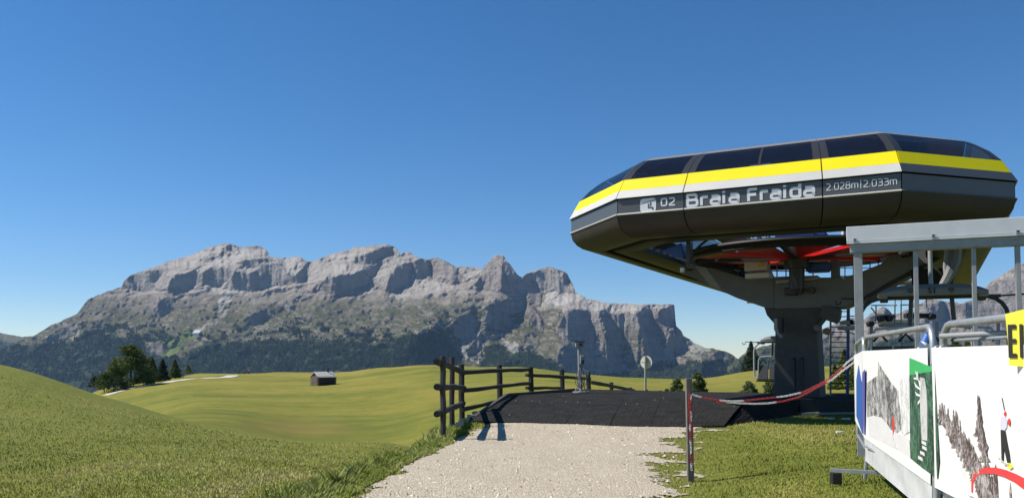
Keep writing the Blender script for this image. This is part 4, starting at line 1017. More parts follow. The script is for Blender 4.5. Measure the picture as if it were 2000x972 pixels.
fence('tall dark log fence section nearest the path with sawn round rail ends', [post(865, 695, 866, 15.5, -.05, .058), post(883, 697, 883, 18.2, -.25, .062)],
      [(PY(853, 706, 15.2), PY(907, 727, 20.6), .068), (PY(853, 755, 15.2), PY(907, 757, 20.6), .068), (PY(853, 808, 15.2), PY(905, 787, 20.6), .068)], (-1.33, 15.5, 0))
fence('long dark log fence section behind the left edge board of the ramp', [post(901, 711, 903, 20.3, -.6, .075), post(975, 712, 978, 24, -.5, .085)],
      [(PY(905, 727, 20.1), PY(1034, 721, 26), .058), (PY(905, 762, 20.1), PY(1036, 748, 26), .058), (PY(905, 799, 20.1), PY(1000, 777, 25), .055)], (-1.3, 20.3, 0))
fence('dark log fence section with leaning posts left of the cable mast', [post(1036, 716, 1040, 26, -.4, .085), post(1097, 722, 1100, 28, -.4, .085), post(1148, 724, 1152, 29.5, -.2, .09)],
      [(PY(1028, 732, 25.7), PY(1152, 739, 29.5), .062), (PY(1028, 757, 25.7), PY(1100, 758, 28), .05)], (.7, 26, 0))
# brace boards lit along the third post
fence('low end of the dark log fence sloping down behind the black ramp', [post(1194, 746, 1194, 33, -.7, .085), post(1231, 756, 1231, 36, -.8, .08), post(1263, 760, 1263, 38, -.8, .06), post(1290, 762, 1290, 41, -.9, .07)],
      [(PY(1154, 746, 29.7), PY(1238, 762, 36), .08)], (4.2, 33, 0))

# ------------------------------------------------------------------ cable mast, round sign
mp = PZ(1135, 766, .50)
mast = empty('cable_mast', (mp.x, mp.y, .5), 'thin grey mast with a camera box on top and coiled cables on its tripod foot', 'mast')
Ym = mp.y
MB().tube([Vector((mp.x, Ym, .5)), PY(1132, 740, Ym), PY(1131, 678, Ym)], [.05, .045, .05], 10).build('pole', M['galvmat'], mast, True)
MB().box(PY(1132, 672, Ym), (.26, .24, .17)).build('camera_box', M['galvmat'], mast, bevel=.02)
MB().tube([PY(1134, 672, Ym - .1), PY(1134, 672.5, Ym - .2)], .05, 10).build('lens', M['blackmetal'], mast, True)
MB().box(PY(1132, 667, Ym), (.3, .28, .03)).build('box_lid', M['blackmetal'], mast)
MB().tube([Vector((mp.x, Ym, .5)), Vector((mp.x, Ym, .53))], .26, 16).build('base_plate', M['galvmat'], mast, True)
MB().box(PY(1137, 702, Ym - .08), (.13, .14, .26)).build('junction_box', M['galvmat'], mast, bevel=.02); MB().box(PY(1138, 706, Ym - .16), (.09, .08, .13)).build('junction_box', M['blackmetal'], mast, bevel=.02)
for i in range(9):
    r = random.Random(i); x = 1126 + i * 2.4
    MB().tube([PY(1134, 712 + r.uniform(-4, 4), Ym), PY(x, 728 + r.uniform(-4, 4), Ym - .1), PY(1124 + i * 3.0 + r.uniform(-2, 2), 748, Ym - .15), PY(1130 + i, 757, Ym - .1), PY(1134, 738 + r.uniform(-5, 5), Ym)], .009, 5).build('cable', M['galvmat'] if i % 2 else M['blackmetal'], mast, True)
for dx in (-1, 0, 1): MB().tube([PY(1134, 735, Ym), PY(1134 + dx * 11, 765, Ym - .15 * (1 - abs(dx)))], .016, 6).build('leg', M['galvmat'], mast, True)
MB().box(PY(1144, 725, Ym), (.2, .1, .06)).build('clamp', M['whitebox'], mast, bevel=.01); MB().box(PY(1146, 730, Ym), (.14, .1, .05)).build('clamp', M['whitebox'], mast, bevel=.01)
Ys = 30.0; ps = PY(1260, 765, Ys)
sg = empty('round_sign', (ps.x, Ys, -.2), 'round pale sign seen from behind on a thin post beyond the ramp', 'sign')
MB().tube([Vector((ps.x, Ys, -.4)), PY(1261, 695, Ys)], .045, 10).build('post', M['signpost'], sg, True)
MB().tube([PY(1261, 707, Ys) + Vector((.03, .055, 0)), PY(1261, 707, Ys) + Vector((.045, .075, 0))], .24, 32).build('sign_disc', M['signwhite'], sg)
MB().bar(PY(1254, 707, Ys), PY(1268, 707, Ys), .02, .03).build('bracket', M['signpost'], sg)

# ------------------------------------------------------------------ wooden post with wrapped chain, and the chains to the barrier
Yp = 10.3; pb = PY(1349, 935, Yp); pt = PY(1345, 738, Yp)
pz = g1(pb.x, Yp)
cp = empty('wooden_post', (pb.x, Yp, pz), 'weathered square wooden post holding the red and white chain', 'post')
MB().bar(Vector((pb.x, Yp, pz - .15)), pt, .078, .078, up=Vector((0, 1, 0))).build('post', M['postwood'], cp, bevel=.004)
LK = {}
def link_mesh():
    mb = MB(); pts = []
    a_, b_ = .0085, .0155
    for k in range(12):
        th = 2 * math.pi * k / 12; pts.append(Vector((b_ * math.copysign(1, math.cos(th)) * 1 * (abs(math.cos(th)) ** .6) + 0, a_ * 1.15 * math.sin(th), 0)))
    mb.tube(pts, .0036, 5, closed=True)
    out = {}
    for nm, mt in (('red', M['chainred']), ('white', M['chainwhite'])):
        me = bpy.data.meshes.new('link_' + nm); me.from_pydata(mb.v, [], mb.f); me.materials.append(mt)
        for p in me.polygons: p.use_smooth = True
        out[nm] = me
    return out
LK = link_mesh()
def chain(parent, pts, pattern, sc=1.0, pitch=.026):
    """links laid along the polyline; pattern(fraction)->'red'/'white'"""
    pts = [Vector(p) for p in pts]; L_ = [0]
    for a, b in zip(pts[:-1], pts[1:]): L_.append(L_[-1] + (b - a).length)
    n = int(L_[-1] / (pitch * sc)); org = ORG[parent.name]
    for i in range(n):
        s_ = (i + .5) / n * L_[-1]; k = max(j for j in range(len(L_) - 1) if L_[j] <= s_); f = (s_ - L_[k]) / (L_[k + 1] - L_[k])
        p = pts[k].lerp(pts[k + 1], f); d = (pts[k + 1] - pts[k]).normalized()
        o_ = bpy.data.objects.new('link', LK[pattern(s_ / L_[-1])]); C.objects.link(o_); o_.parent = parent; o_.location = p - org
        q = d.to_track_quat('X', 'Z'); o_.rotation_mode = 'QUATERNION'
        from mathutils import Quaternion
        o_.rotation_quaternion = q @ Quaternion((1, 0, 0), R(45 if i % 2 else -45)); o_.scale = (sc,) * 3
A = PY(1352, 771, Yp - .05); 
def pat(b):
    def f(t):
        s_ = 'white'
        for lim, c in b:
            if t >= lim: s_ = c
        return s_
    return f
up = [(1352,770),(1365,774),(1380,777),(1400,781),(1430,783),(1452,782),(1480,779),(1510,776),(1535,773),(1570,765),(1600,750),(1620,739),(1640,722),(1655,707),(1668,697)]
lo = [(1400,784),(1420,785),(1445,787),(1475,788),(1500,787),(1530,783),(1560,775),(1580,765),(1600,754),(1625,741),(1645,724),(1660,713),(1670,706)]
def Yc(px): return 10.25 + (9.9 - 10.25) * (px - 1352) / 320
pu = PY(*up[0], Yc(1352)); ch1 = empty('chain', tuple(pu), 'upper red and white chain strand sagging from the post to the barrier', 'chain')
chain(ch1, [PY(x, y, Yc(x)) for x, y in up], pat([(0, 'white'), (.06, 'red'), (.15, 'white'), (.42, 'red'), (.50, 'white'), (.62, 'red'), (.93, 'white')]) if False else pat([(0, 'white'), (.05, 'red'), (.16, 'white'), (.30, 'red'), (.50, 'white'), (.63, 'red'), (.92, 'white')]), 1.12)
pu = PY(*lo[0], Yc(1400)); ch2 = empty('chain', tuple(pu), 'lower chain strand hooked into the upper one, mostly white at its middle', 'chain')
chain(ch2, [PY(x, y, Yc(x) + .03) for x, y in lo], pat([(0, 'red'), (.06, 'white'), (.40, 'red'), (.78, 'white')]), 1.12)
pw = PY(1347, 770, Yp - .1); ch3 = empty('chain', tuple(pw), 'rest of the chain hanging straight down the wooden post', 'chain')
chain(ch3, [PY(1346 + .5 * math.sin(i * 2.1) + i * .28, 770 + i * 8.2, Yp - .055) for i in range(19)], pat([(0, 'red'), (.38, 'white'), (.50, 'red'), (.60, 'white'), (.80, 'red'), (.92, 'white')]), 1.12)
chain(ch3, [PY(1349 + .6 * math.sin(i * 1.7) + i * .2, 772 + i * 8.0, Yp - .062) for i in range(10)], pat([(0, 'white'), (.15, 'red'), (.45, 'white'), (.70, 'red')]), 1.12)
# small flat stones lying in the grass
for i, (px, py, s_) in enumerate(((1637, 851, .09), (1650, 819, .14), (1620, 818, .09))):
    Y = (CAM_Z - .15) * F / (py - 695); x = (px - 1000) / F * Y; z = g1(x, Y)
    r = random.Random(i); mb = MB(); pl = [Vector((x + s_ * r.uniform(.7, 1) * math.cos(a), Y + s_ * .6 * r.uniform(.7, 1) * math.sin(a), z + .0)) for a in np.linspace(0, 6.28, 9)[:-1]]
    tag(mb.prism(pl, (0, 0, .035)).build('flat_stone', M['fascia'], None, org=(x, Y, z), bevel=.008), ['pale flat stone lying alone in the grass before the barrier foot', 'long pale flat stone below the black platform skirt', 'small pale flat stone left of the long one in the grass'][i], 'stone')

# ------------------------------------------------------------------ grass blades, weeds at the path edge, loose stones
def blades(name, X, Y, H, W, lean, seed, matn, label):
    H = H * (1 + 1.8 * np.clip(fbm(X / .35, Y / .35, seed + 50, 3) - .12, 0, 1))
    r = np.random.default_rng(seed); n = len(X); Z = gz(X, Y)
    a = r.uniform(0, np.pi, n); dx = np.cos(a) * W / 2; dy = np.sin(a) * W / 2; b = r.uniform(0, 2 * np.pi, n); lx = np.cos(b) * H * lean * r.random(n); ly = np.sin(b) * H * lean * r.random(n)
    p0 = np.stack([X - dx, Y - dy, Z - .01], 1); p1 = np.stack([X + dx, Y + dy, Z - .01], 1)
    p2 = np.stack([X + dx * .8 + lx * .4, Y + dy * .8 + ly * .4, Z + H * .6], 1); p3 = np.stack([X + lx, Y + ly, Z + H], 1)
    V = np.stack([p0, p1, p2, p3], 1).reshape(-1, 3); k = np.arange(n)[:, None] * 4
    f = np.concatenate([k + np.array([[0, 1, 2]]), k + np.array([[0, 2, 3]])])
    tone = np.clip(.5 + fbm(X / 1.3, Y / 2.6, seed, 5, .6) * .9 + r.uniform(-.14, .14, n), 0, 1)
    o = npobj(name, V, f, M[matn], False, {'tone': np.repeat(tone, 4)}); tag(o, label, 'grass', kind='stuff'); return o
def bladem(name, a, b_, c, tr=.35):
    m = mat(name, a, .7, spec=.12); n = NB(m)
    ge = n.t.nodes.new('ShaderNodeNewGeometry'); vm = n.t.nodes.new('ShaderNodeVectorMath'); vm.operation = 'MULTIPLY_ADD'; n.l(ge.outputs['Normal'], vm.inputs[0]); vm.inputs[1].default_value = (.45, .45, .45); vm.inputs[2].default_value = (-.1, -.1, 1.0)
    vn = n.t.nodes.new('ShaderNodeVectorMath'); vn.operation = 'NORMALIZE'; n.l(vm.outputs[0], vn.inputs[0]); n.l(vn.outputs[0], n.b.inputs['Normal'])
    col = n.ramp(n.attr('tone'), [(0, a), (.5, b_), (1, c)]); n.col(col)
    t = m.node_tree; tl = t.nodes.new('ShaderNodeBsdfTranslucent'); t.links.new(col, tl.inputs[0]); mx = t.nodes.new('ShaderNodeMixShader'); mx.inputs[0].default_value = tr
    t.links.new(n.b.outputs[0], mx.inputs[1]); t.links.new(tl.outputs[0], mx.inputs[2]); t.links.new(mx.outputs[0], t.nodes['Material Output'].inputs[0]); return m
M['blade'] = bladem('grass_blade', (.205, .245, .034), (.345, .36, .064), (.54, .48, .17), .15)
M['blade2'] = bladem('turf_blade', (.14, .175, .026), (.235, .26, .045), (.42, .38, .12), .15)
M['weed'] = bladem('weed_leaf', (.15, .20, .028), (.25, .30, .05), (.42, .44, .16), .25)
r = np.random.default_rng(3)
n = 120000
iy = 1 / r.uniform(1 / 40., 1 / 7.5, n); pxx = r.uniform(-250, 1000, n); X = (pxx - 1000) / F * iy; keep = (pathw(X, iy) + fbm(X / .5, iy / .5, 31, 5, .62) * .42 < .02) & (X < 0)
X, Y = X[keep], iy[keep]; blades('grass', X, Y, (.024 + .0007 * Y) * r.uniform(.3, 1.6, len(X)), .005 + .0006 * Y, .7, 4, 'blade', 'short meadow grass on the slope left of the path')
n = 120000
iy = 1 / r.uniform(1 / 22., 1 / 7.0, n); pxx = r.uniform(1230, 2250, n); X = (pxx - 1000) / F * iy; wv_ = pathw(X, iy) + fbm(X / .5, iy / .5, 31, 5, .62) * .42
thin = r.random(n) < sstep(-wv_, -.1, .5) * .9 + .1 * (wv_ < .0) + .12 * ((wv_ < .3) & (fbm(X / .25, iy / .25, 71, 3) > .12)); keep = (wv_ < .3) & thin & (X > 0)
dz = (X < 4.6) & (iy > np.interp(X, [-1, 4.45, 5.6], [19.2, 16.6, 18.6])); keep &= ~dz & (iy < 20.4)
X, Y = X[keep], iy[keep]; blades('grass', X, Y, (.016 + .0005 * Y) * r.uniform(.3, 1.5, len(X)), .005 + .0006 * Y, .8, 6, 'blade2', 'patchy short grass between the path and the barriers')
# broad leaved fringe along the left edge of the path
n = 36000; Y = 1 / r.uniform(1 / 20., 1 / 8.0, n); L_ = np.interp(Y, [0, 9, 11.5, 14.4, 16.5, 18.5, 20], [-2.0, -1.78, -1.56, -1.1, -.93, -.68, -.6])
X = L_ - np.abs(r.normal(0, .30, n)) - .05; blades('grass', X, Y, r.uniform(.025, .11, n) * (.5 + .9 * np.clip((L_ - X) * 2.2, 0, 1)), r.uniform(.006, .016, n), .9, 8, 'weed', 'tall fresh grass and weeds fringing the left edge of the path')
# loose stones: small angular ones on the path
n = 15000; Y = 1 / r.uniform(1 / 20., 1 / 7.8, n); X = r.uniform(-2.0, 4.6, n); wv_ = pathw(X, Y); keep = (wv_ + r.uniform(-.35, .2, n) > 0) & (Y < np.interp(X, [-1, 4.45], [19.2, 16.5])); X, Y = X[keep], Y[keep]; n = len(X)
S_ = r.uniform(.004, .011, n) * (1 + 1.3 * (r.random(n) > .9)) * (1 + Y / 30); base = np.array([[1,0,0],[-1,0,0],[0,1,0],[0,-1,0],[0,0,.8],[0,0,-.6]], float)
V = base[None] * S_[:, None, None] * r.uniform(.6, 1.3, (n, 6, 1)); th = r.uniform(0, 6.28, n); c_, s_ = np.cos(th)[:, None], np.sin(th)[:, None]
V = np.stack([V[..., 0] * c_ - V[..., 1] * s_, V[..., 0] * s_ + V[..., 1] * c_, V[..., 2]], -1) + np.stack([X, Y, gz(X, Y) + .016], -1)[:, None]
f = np.array([[0,2,4],[2,1,4],[1,3,4],[3,0,4],[2,0,5],[1,2,5],[3,1,5],[0,3,5]]); Fc = (np.arange(n)[:, None, None] * 6 + f[None]).reshape(-1, 3)
def stonem():
    m = mat('loose_stone', (.6, .56, .5), .9); nn = NB(m); nn.col(nn.ramp(nn.attr('tone'), [(0, (.32, .255, .18)), (.5, (.60, .51, .37)), (1, (.82, .75, .62))])); return m
M['stone'] = stonem()
tag(npobj('gravel', V.reshape(-1, 3), Fc, M['stone'], False, {'tone': np.repeat(r.random(n), 6)}), 'loose pale limestone chippings lying on the path', 'gravel', kind='stuff')

# tiny pale flower heads scattered over the near meadow
r = np.random.default_rng(12); n = 900; Y = 1 / r.uniform(1 / 38., 1 / 8., n); px9 = r.uniform(-200, 820, n); X = (px9 - 1000) / F * Y
kf = (pathw(X, Y) < -.5) & (fbm(X / 2, Y / 2, 88, 3) > -.05); X, Y = X[kf], Y[kf]; n = len(X); s9 = .006 + .0006 * Y; Z = gz(X, Y) + .05 + .001 * Y
V = np.stack([np.stack([X + a * s9, Y + b * s9, Z + c * s9], 1) for a, b, c in ((1, 0, 0), (0, 1, .2), (-1, 0, 0), (0, -1, .2), (0, 0, .9))], 1).reshape(-1, 3)
f = (np.arange(n)[:, None, None] * 5 + np.array([[0, 1, 4], [1, 2, 4], [2, 3, 4], [3, 0, 4]])[None]).reshape(-1, 3)
M['petal'] = mat('petal_pale', (.62, .60, .42), .8)
tag(npobj('flowers', V, f, M['petal']), 'tiny pale flower heads scattered in the grass of the near slope', 'flowers', kind='stuff')
# ------------------------------------------------------------------ entrance gantry
GA = R(22.5); GU = Vector((math.cos(GA), -math.sin(GA), 0)); GN = Vector((math.sin(GA), math.cos(GA), 0))   # GN points away from camera
G0 = Vector(((1680 - 1000) / F * 10.5, 10.5, 0))
def GP(s_, z, d=0): return G0 + GU * s_ + GN * d + Vector((0, 0, z))
def gs(px):                       # distance along the gantry for a photo column
    t = (px - 1000) / F; return (t * G0.y - G0.x) / (GU.x - t * GU.y)
zt, zm, zl = CAM_Z + 1.715, CAM_Z + 1.485, CAM_Z + 1.37
s0 = gs(1657); s1 = 5.2
gant = empty('entrance_gantry', tuple(G0 + Vector((0, 0, .2))), 'grey steel entrance gantry with a pale box beam standing before the station', 'gantry')
MB().prism([GP(s0, zt, 0), GP(s1, zt, 0), GP(s1, zm + .035, 0), GP(s0, zm + .035, 0)], GN * .04).build('fascia', M['fascia'], gant, bevel=.006)
MB().prism([GP(s0, zm + .031, -.012), GP(s1, zm + .031, -.012), GP(s1, zm, -.012), GP(s0, zm, -.012)], GN * .06).build('fascia_lip', M['fascia'], gant)
MB().prism([GP(s0, zt - .002, .042), GP(s1, zt - .002, .042), GP(s1, zt - .03, .7), GP(s0, zt - .03, .7)], (0, 0, -.02)).build('beam_top', M['fascia'], gant)
MB().prism([GP(s0 + .04, zm - .002, .02), GP(s1, zm - .002, .02), GP(s1, zl, .02), GP(s0 + .04, zl, .02)], GN * .16).build('beam', M['galvmat'], gant, bevel=.006)
for px, wd in ((1679, .105), (1793, .055), (1908, .05), (1995, .055), (2110, .055), (2290, .1)):
    s_ = gs(px); p = GP(s_, 0, .1)
    MB().bar(Vector((p.x, p.y, g1(p.x, p.y) - .05)), Vector((p.x, p.y, zl - .001)), wd, wd * 1.2, up=GN).build('post', M['galvmat'], gant, bevel=.004)
for px in (1673, 1827, 1993):
    s_ = gs(px); MB().box(GP(s_, zm + .045, -.022), (.045, .02, .045), Matrix.Rotation(-GA, 3, 'Z')).build('clamp', M['galv'], gant, bevel=.004)
    MB().box(GP(s_, zm + .05, -.036), (.018, .012, .02), Matrix.Rotation(-GA, 3, 'Z')).build('clamp_bolt', M['seam'], gant)

# ------------------------------------------------------------------ tubular barriers with banners
B0 = PY(1690, 685, 8.5); Bx = lambda px, Y: Vector(((px - 1000) / F * Y, Y, 0))
K0 = Bx(1690, 8.5); K1 = Bx(1822, 5.32); KE = Bx(1672, 10.0)
K2 = Bx(1842, 5.15); d2 = Vector((-.19, -.98, 0)).normalized(); K3 = K2 + d2 * 2.9
def barrier(label, a, b, zr, zb_, r0=.021, turn=.14, legs=(), uprights=2, org=None):
    t = empty('barrier', (a.x, a.y, g1(a.x, a.y)), label, 'barrier', 'tubular barriers at the entrance')
    d = (b - a).normalized(); zr_a, zr_b = zr
    za = Vector((0, 0, 1))
    A1 = a + za * zr_a; B1 = b + za * zr_b
    pts = [a + za * zb_] + [a + za * (zr_a - turn)] + [a + d * (turn * (1 - math.cos(R(x)))) + za * (zr_a - turn + turn * math.sin(R(x))) for x in (20, 45, 70, 90)] + \
          [b - d * (turn * (1 - math.sin(R(x)))) + za * (zr_b - turn + turn * math.cos(R(x))) for x in (0, 20, 45, 70, 90)] + [b + za * zb_]
    MB().tube(pts, r0, 14).build('frame_tube', M['galv'], t, True)
    MB().tube([a + za * zb_, b + za * zb_], r0 * .8, 10).build('bottom_tube', M['galv'], t, True)
    return t, d
bar1, dB1 = barrier('galvanised barrier carrying the banner with the grey peak print', K0, K1, (1.80, 1.80), .60)
MB().tube([K0 + Vector((-.02, .03, g1(K0.x, K0.y) + .02)), K0 + Vector((0, 0, .62))], .02, 8).build('foot_post', M['galv'], bar1, True)
fp = Vector((K0.x + .02, 8.35, g1(K0.x, 8.35)))
MB().bar(fp + Vector((-.42, .15, .11)), fp + Vector((.16, -.1, .11)), .05, .035).build('foot_bar', M['galv'], bar1)
MB().box(fp + Vector((-.37, .12, .03)), (.10, .08, .12)).build('foot_block', M['black'], bar1, bevel=.006)
MB().tube([K1 + Vector((.0, 0, .0)), K1 + Vector((0, 0, .62))], .026, 10).build('foot_post', M['galv'], bar1, True)
MB().tube([K1 + Vector((0, 0, .3)), K1 + Vector((0, 0, 1.0))], .024, 10).build('socket', M['galv'], bar1, True)
bar3, _ = barrier('short galvanised barrier end turning back behind the blue banner end', KE, K0 + Vector((.0, .035, 0)), (1.75, 1.79), .62, turn=.10)
bar2, dB2 = barrier('nearest galvanised barrier at the right edge, hung with the snow and skier banner', K2, K3, (1.80, 1.80), .58, .023)
MB().tube([K2 + Vector((.04, -.06, 1.70)), K3 + Vector((0, 0, 1.70))], .011, 8).build('middle_rail', M['galv'], bar2, True)
MB().tube([K2 + Vector((0, 0, .0)), K2 + Vector((0, 0, .60))], .028, 10).build('foot_post', M['galv'], bar2, True)
# hooks tying the two barriers
for i, (o1, o2) in enumerate(((-.03, .03), (.03, -.02))):
    c = K1.lerp(K2, .3 + .5 * i) + Vector((-.02, -.05, 1.625)); MB().tube([c + Vector((.028 * math.cos(a), -.01, .04 * math.sin(a))) for a in np.linspace(0, 2 * math.pi, 13)[:-1]], .008, 6, closed=True).build('coupling_ring', M['galv'], bar1 if i == 0 else bar2, True)
# low cross tubes and feet under the banners
MB().tube([PY(1690, 870, 8.3), PY(1848, 965, 5.6)], .012, 8).build('cross_tube', M['galv'], bar1, True)
MB().tube([PY(1846, 930, 5.1), PY(1925, 985, 4.4)], .02, 8).build('cross_tube', M['galv'], bar2, True)

def plane_pt(px, py, a, d, off=0.0):   # photo pixel onto the vertical plane through a along d
    n = Vector((-d.y, d.x, 0)); n = n if n.dot(Vector((-1, -1, 0))) > 0 else -n
    a2 = Vector((a.x, a.y, 0)) + n * off
    r_ = ray(px, py); dn = r_.x * n.x + r_.y * n.y; t = (a2.x * n.x + a2.y * n.y) / dn; return Vector((r_.x * t, r_.y * t, CAM_Z + r_.z * t)), n
def sheet(name, m, pix, a, d, off, parent, thick=.002, waves=0.0):
    ps = [plane_pt(x, y, a, d, off) for x, y in pix]; n = ps[0][1]
    return MB().prism([p[0] for p in ps], n * -thick).build(name, M[m], parent)
def banner(label, a, b, ztop, zbot, off, m, seed, nx_=24, nz_=10, slack=.004):
    d = (b - a).normalized(); n = Vector((-d.y, d.x, 0)); n = n if n.dot(Vector((-1, -1, 0))) > 0 else -n
    r = random.Random(seed); vs = []
    for j in range(nz_ + 1):
        for i in range(nx_ + 1):
            t = i / nx_; p = a.lerp(b, t); z = ztop[0] * (1 - t) + ztop[1] * t; zb_ = zbot[0] * (1 - t) + zbot[1] * t
            v = j / nz_; zz = zb_ + (z - zb_) * v
            edge = min(1, 4 * v * (1 - v) + .1)
            vs.append(Vector((p.x, p.y, zz)) + n * (off - slack * edge * (.5 + .5 * math.sin(i * .55 + seed + 2.3 * v + 1.7 * math.sin(i * .23 + seed * 3)))))
    W_ = nx_ + 1; fs = [(j * W_ + i, j * W_ + i + 1, (j + 1) * W_ + i + 1, (j + 1) * W_ + i) for j in range(nz_) for i in range(nx_)]
    nn = len(vs); vs += [v - n * .003 for v in vs]; fs += [tuple(nn + k for k in reversed(f)) for f in fs]
    o_ = MB().add(vs, fs).build('banner', M[m], None, True, org=(a.x, a.y, zbot[0])); tag(o_, label, 'banner', 'banners on the entrance barriers'); return o_, d, n
ban1, d1, n1 = banner('white banner printed with a grey forested peak and a green antler design', K0, K1 + Vector((.0, .0, 0)), (1.655, 1.655), (.74, .75), .034, 'tarp', 1)
ban0, d0, n0 = banner('narrow pale banner end with blue and violet spikes turning the barrier corner', KE, K0, (1.61, 1.655), (.80, .74), .030, 'tarp', 4, nx_=6)
ban2, d2_, n2 = banner('white banner printed with snowy firs, a small skier and a red curve', K2 + Vector((-.03, .02, 0)), K3, (1.655, 1.655), (.76, .72), .034, 'tarp', 2)
tag(banner('', K0, K1, (.735, .745), (.50, .53), .026, 'tarpsilver', 7, slack=.010)[0], 'crumpled silvery strip hanging below the grey peak banner', 'banner')
tag(banner('', K2, K3, (.75, .71), (.36, .36), .020, 'tarpsilver', 9, slack=.010)[0], 'crumpled silvery strip hanging below the skier banner', 'banner')

# procedural prints
def treeprint(name, light, dark, sc, thr=.5, sx=1.0):
    m = mat(name, light, .5); n = NB(m); p = n.coord((sx, sx, .35)); f = n.noise(p, sc, 8, .75, 1.2); g = n.noise(n.coord(), 6, 3)
    n.col(n.ramp(n.math('ADD', n.math('MULTIPLY', f, .75), n.math('MULTIPLY', g, .25)), [(thr - .04, dark), (thr + .05, light)])); return m
M['print_forest'] = treeprint('print_grey_forest', (.70, .68, .66), (.03, .028, .028), 60, .51)
M['print_frost'] = treeprint('print_frost', (.80, .79, .78), (.22, .20, .18), 50, .44)
M['print_greenforest'] = treeprint('print_green_forest', (.10, .26, .15), (.010, .03, .02), 42, .52)
M['print_bark'] = treeprint('print_bark', (.60, .59, .58), (.10, .09, .09), 60, .43)
M['print_firs'] = treeprint('print_firs', (.58, .52, .50), (.07, .045, .042), 75, .53)
M['print_snow'] = varied('print_snow', (.72, .70, .69), .5, .07, 9)
O1 = .0355
def s1_(name, m, pix, k=0): return sheet(name, m, pix, K0, d1, O1 + .0016 * k, ban1, thick=.0012)
def s2_(name, m, pix, k=0): return sheet(name, m, pix, K2 + Vector((-.03, .02, 0)), d2_, O1 + .0016 * k, ban2, thick=.0012)
s1_('printed_peak', 'print_forest', [(1693,747),(1712,734),(1714.5,733),(1715,706),(1724,722),(1739,745),(1754,763),(1755,780),(1758,800),(1760,838),(1752,845),(1740,838),(1732,826),(1722,815),(1706,811),(1694,814)])
s1_('printed_frost', 'print_frost', [(1757,740),(1776,733),(1777,842),(1765,850),(1758,838),(1760,800)])
s1_('printed_snow', 'print_snow', [(1694,814),(1706,811),(1722,815),(1732,826),(1740,838),(1752,845),(1765,850),(1776,858),(1778,893),(1750,875),(1698,850)])
s1_('printed_green_peak', 'green', [(1776,698),(1824,718),(1824.5,724),(1776,732)])
s1_('printed_green_forest', 'print_greenforest', [(1776,732),(1826,723),(1829,790),(1834,900),(1832,935),(1800,912),(1778,894)])
s1_('printed_bark', 'print_bark', [(1796,736),(1805,738),(1809,760),(1811,800),(1811,860),(1800,858),(1797,800)], 1)
for pl in ([(1787,723),(1790,735),(1794,745),(1793,736)], [(1791,724),(1789,737),(1791,742),(1793,735)], [(1785,745),(1788,755),(1798,762),(1797,758),(1790,752)], [(1784,737),(1792,737),(1792,741),(1785,740)], [(1787,764),(1790,772),(1797,774),(1797,770),(1791,768)], [(1792,785),(1797,779),(1797,783),(1793,790)], [(1794,741),(1798,748),(1798,760),(1795,750)]):
    s1_('printed_antler', 'tarp', pl, 2)
for (x, y) in ((1800, 862), (1801, 872), (1797, 882), (1793, 892)): s1_('printed_patch', 'print_snow', [(x,y-3),(x+8,y+1),(x+9,y+8),(x,y+3)], 2)
s1_('printed_skier', 'redprint', [(1742,815),(1745,812),(1746,820),(1747,835),(1744,850),(1743,840)], 1)
s1_('printed_cable', 'print_bark', [(1743,850),(1744.5,850),(1752,876),(1750,875)], 1)
def s0_(name, m, pix, k=0): return sheet(name, m, pix, K0, d0, O1 - .004 + .0016 * k, ban0, thick=.0012)
s0_('printed_blue_spike', 'tarpblue', [(1672.3,742),(1676.5,712),(1682,744),(1683.5,744),(1683.5,845),(1672.5,812)])
s0_('printed_violet_spike', 'tarpviolet', [(1683.6,728),(1689.3,720),(1689.3,848),(1683.6,845)])
# right banner print
def fir_print(pix_list, k, name='printed_firs', m='print_firs'):
    mb = MB()
    for (x, yb, hh, ww, lean_) in pix_list:
        rr = random.Random(int(x * 7 + yb)); L_ = []; Rg = []; nn_ = 9
        for q in range(nn_ + 1):
            f = q / nn_; cx = x + lean_ * f
            wv_ = ww * (1 - f) ** .8 * (.45 if q % 2 else 1) * rr.uniform(.7, 1.2) + .3
            L_.append((cx - wv_, yb - hh * f)); Rg.append((cx + wv_ * rr.uniform(.7, 1.1), yb - hh * f))
        pp = [plane_pt(a, b, K2 + Vector((-.03, .02, 0)), d2_, O1 + .0012 * k + rr.uniform(0, .0006)) for a, b in L_ + Rg[::-1]]
        n_ = pp[0][1]; P_ = [p[0] for p in pp]; N_ = len(L_)
        mb.add(P_, [(t, t + 1, 2 * N_ - 2 - t, 2 * N_ - 1 - t) for t in range(N_ - 1)])
    mb.build(name, M[m], ban2)
rr = random.Random(5); firs = []
for k in range(46):
    t = k / 45; x = 1834 + 96 * t + rr.uniform(-4, 4); yb = 815 + 165 * t ** 1.1 + rr.uniform(-8, 10); firs.append((x, yb + 8, rr.uniform(22, 46), rr.uniform(2.5, 5), rr.uniform(-2, 1)))
for k in range(26):
    t = k / 25; firs.append((1862 + 62 * t + rr.uniform(-3, 3), 838 + 130 * t + rr.uniform(-6, 6), rr.uniform(26, 50), rr.uniform(3, 6), -1))
s2_('printed_forest_band', 'print_firs', [(1834,800),(1846,806),(1862,826),(1880,846),(1898,868),(1915,905),(1938,950),(1944,985),(1915,985),(1903,945),(1888,905),(1872,872),(1856,850),(1842,832)])
fir_print(firs, 1)
fir_print([(1922, 900, 130, 11, -13), (1930, 960, 110, 10, -8), (1915, 862, 92, 8, -4), (1908, 850, 60, 7, 4), (1936, 985, 60, 9, 0)], 1, 'printed_fir')
s2_('printed_snow', 'print_snow', [(1862,858),(1866,861),(1893,905),(1905,936),(1920,975),(1905,975),(1880,930)])
s2_('printed_fir', 'print_firs', [(1938,940),(1944,905),(1948,940),(1950,975),(1936,975)])
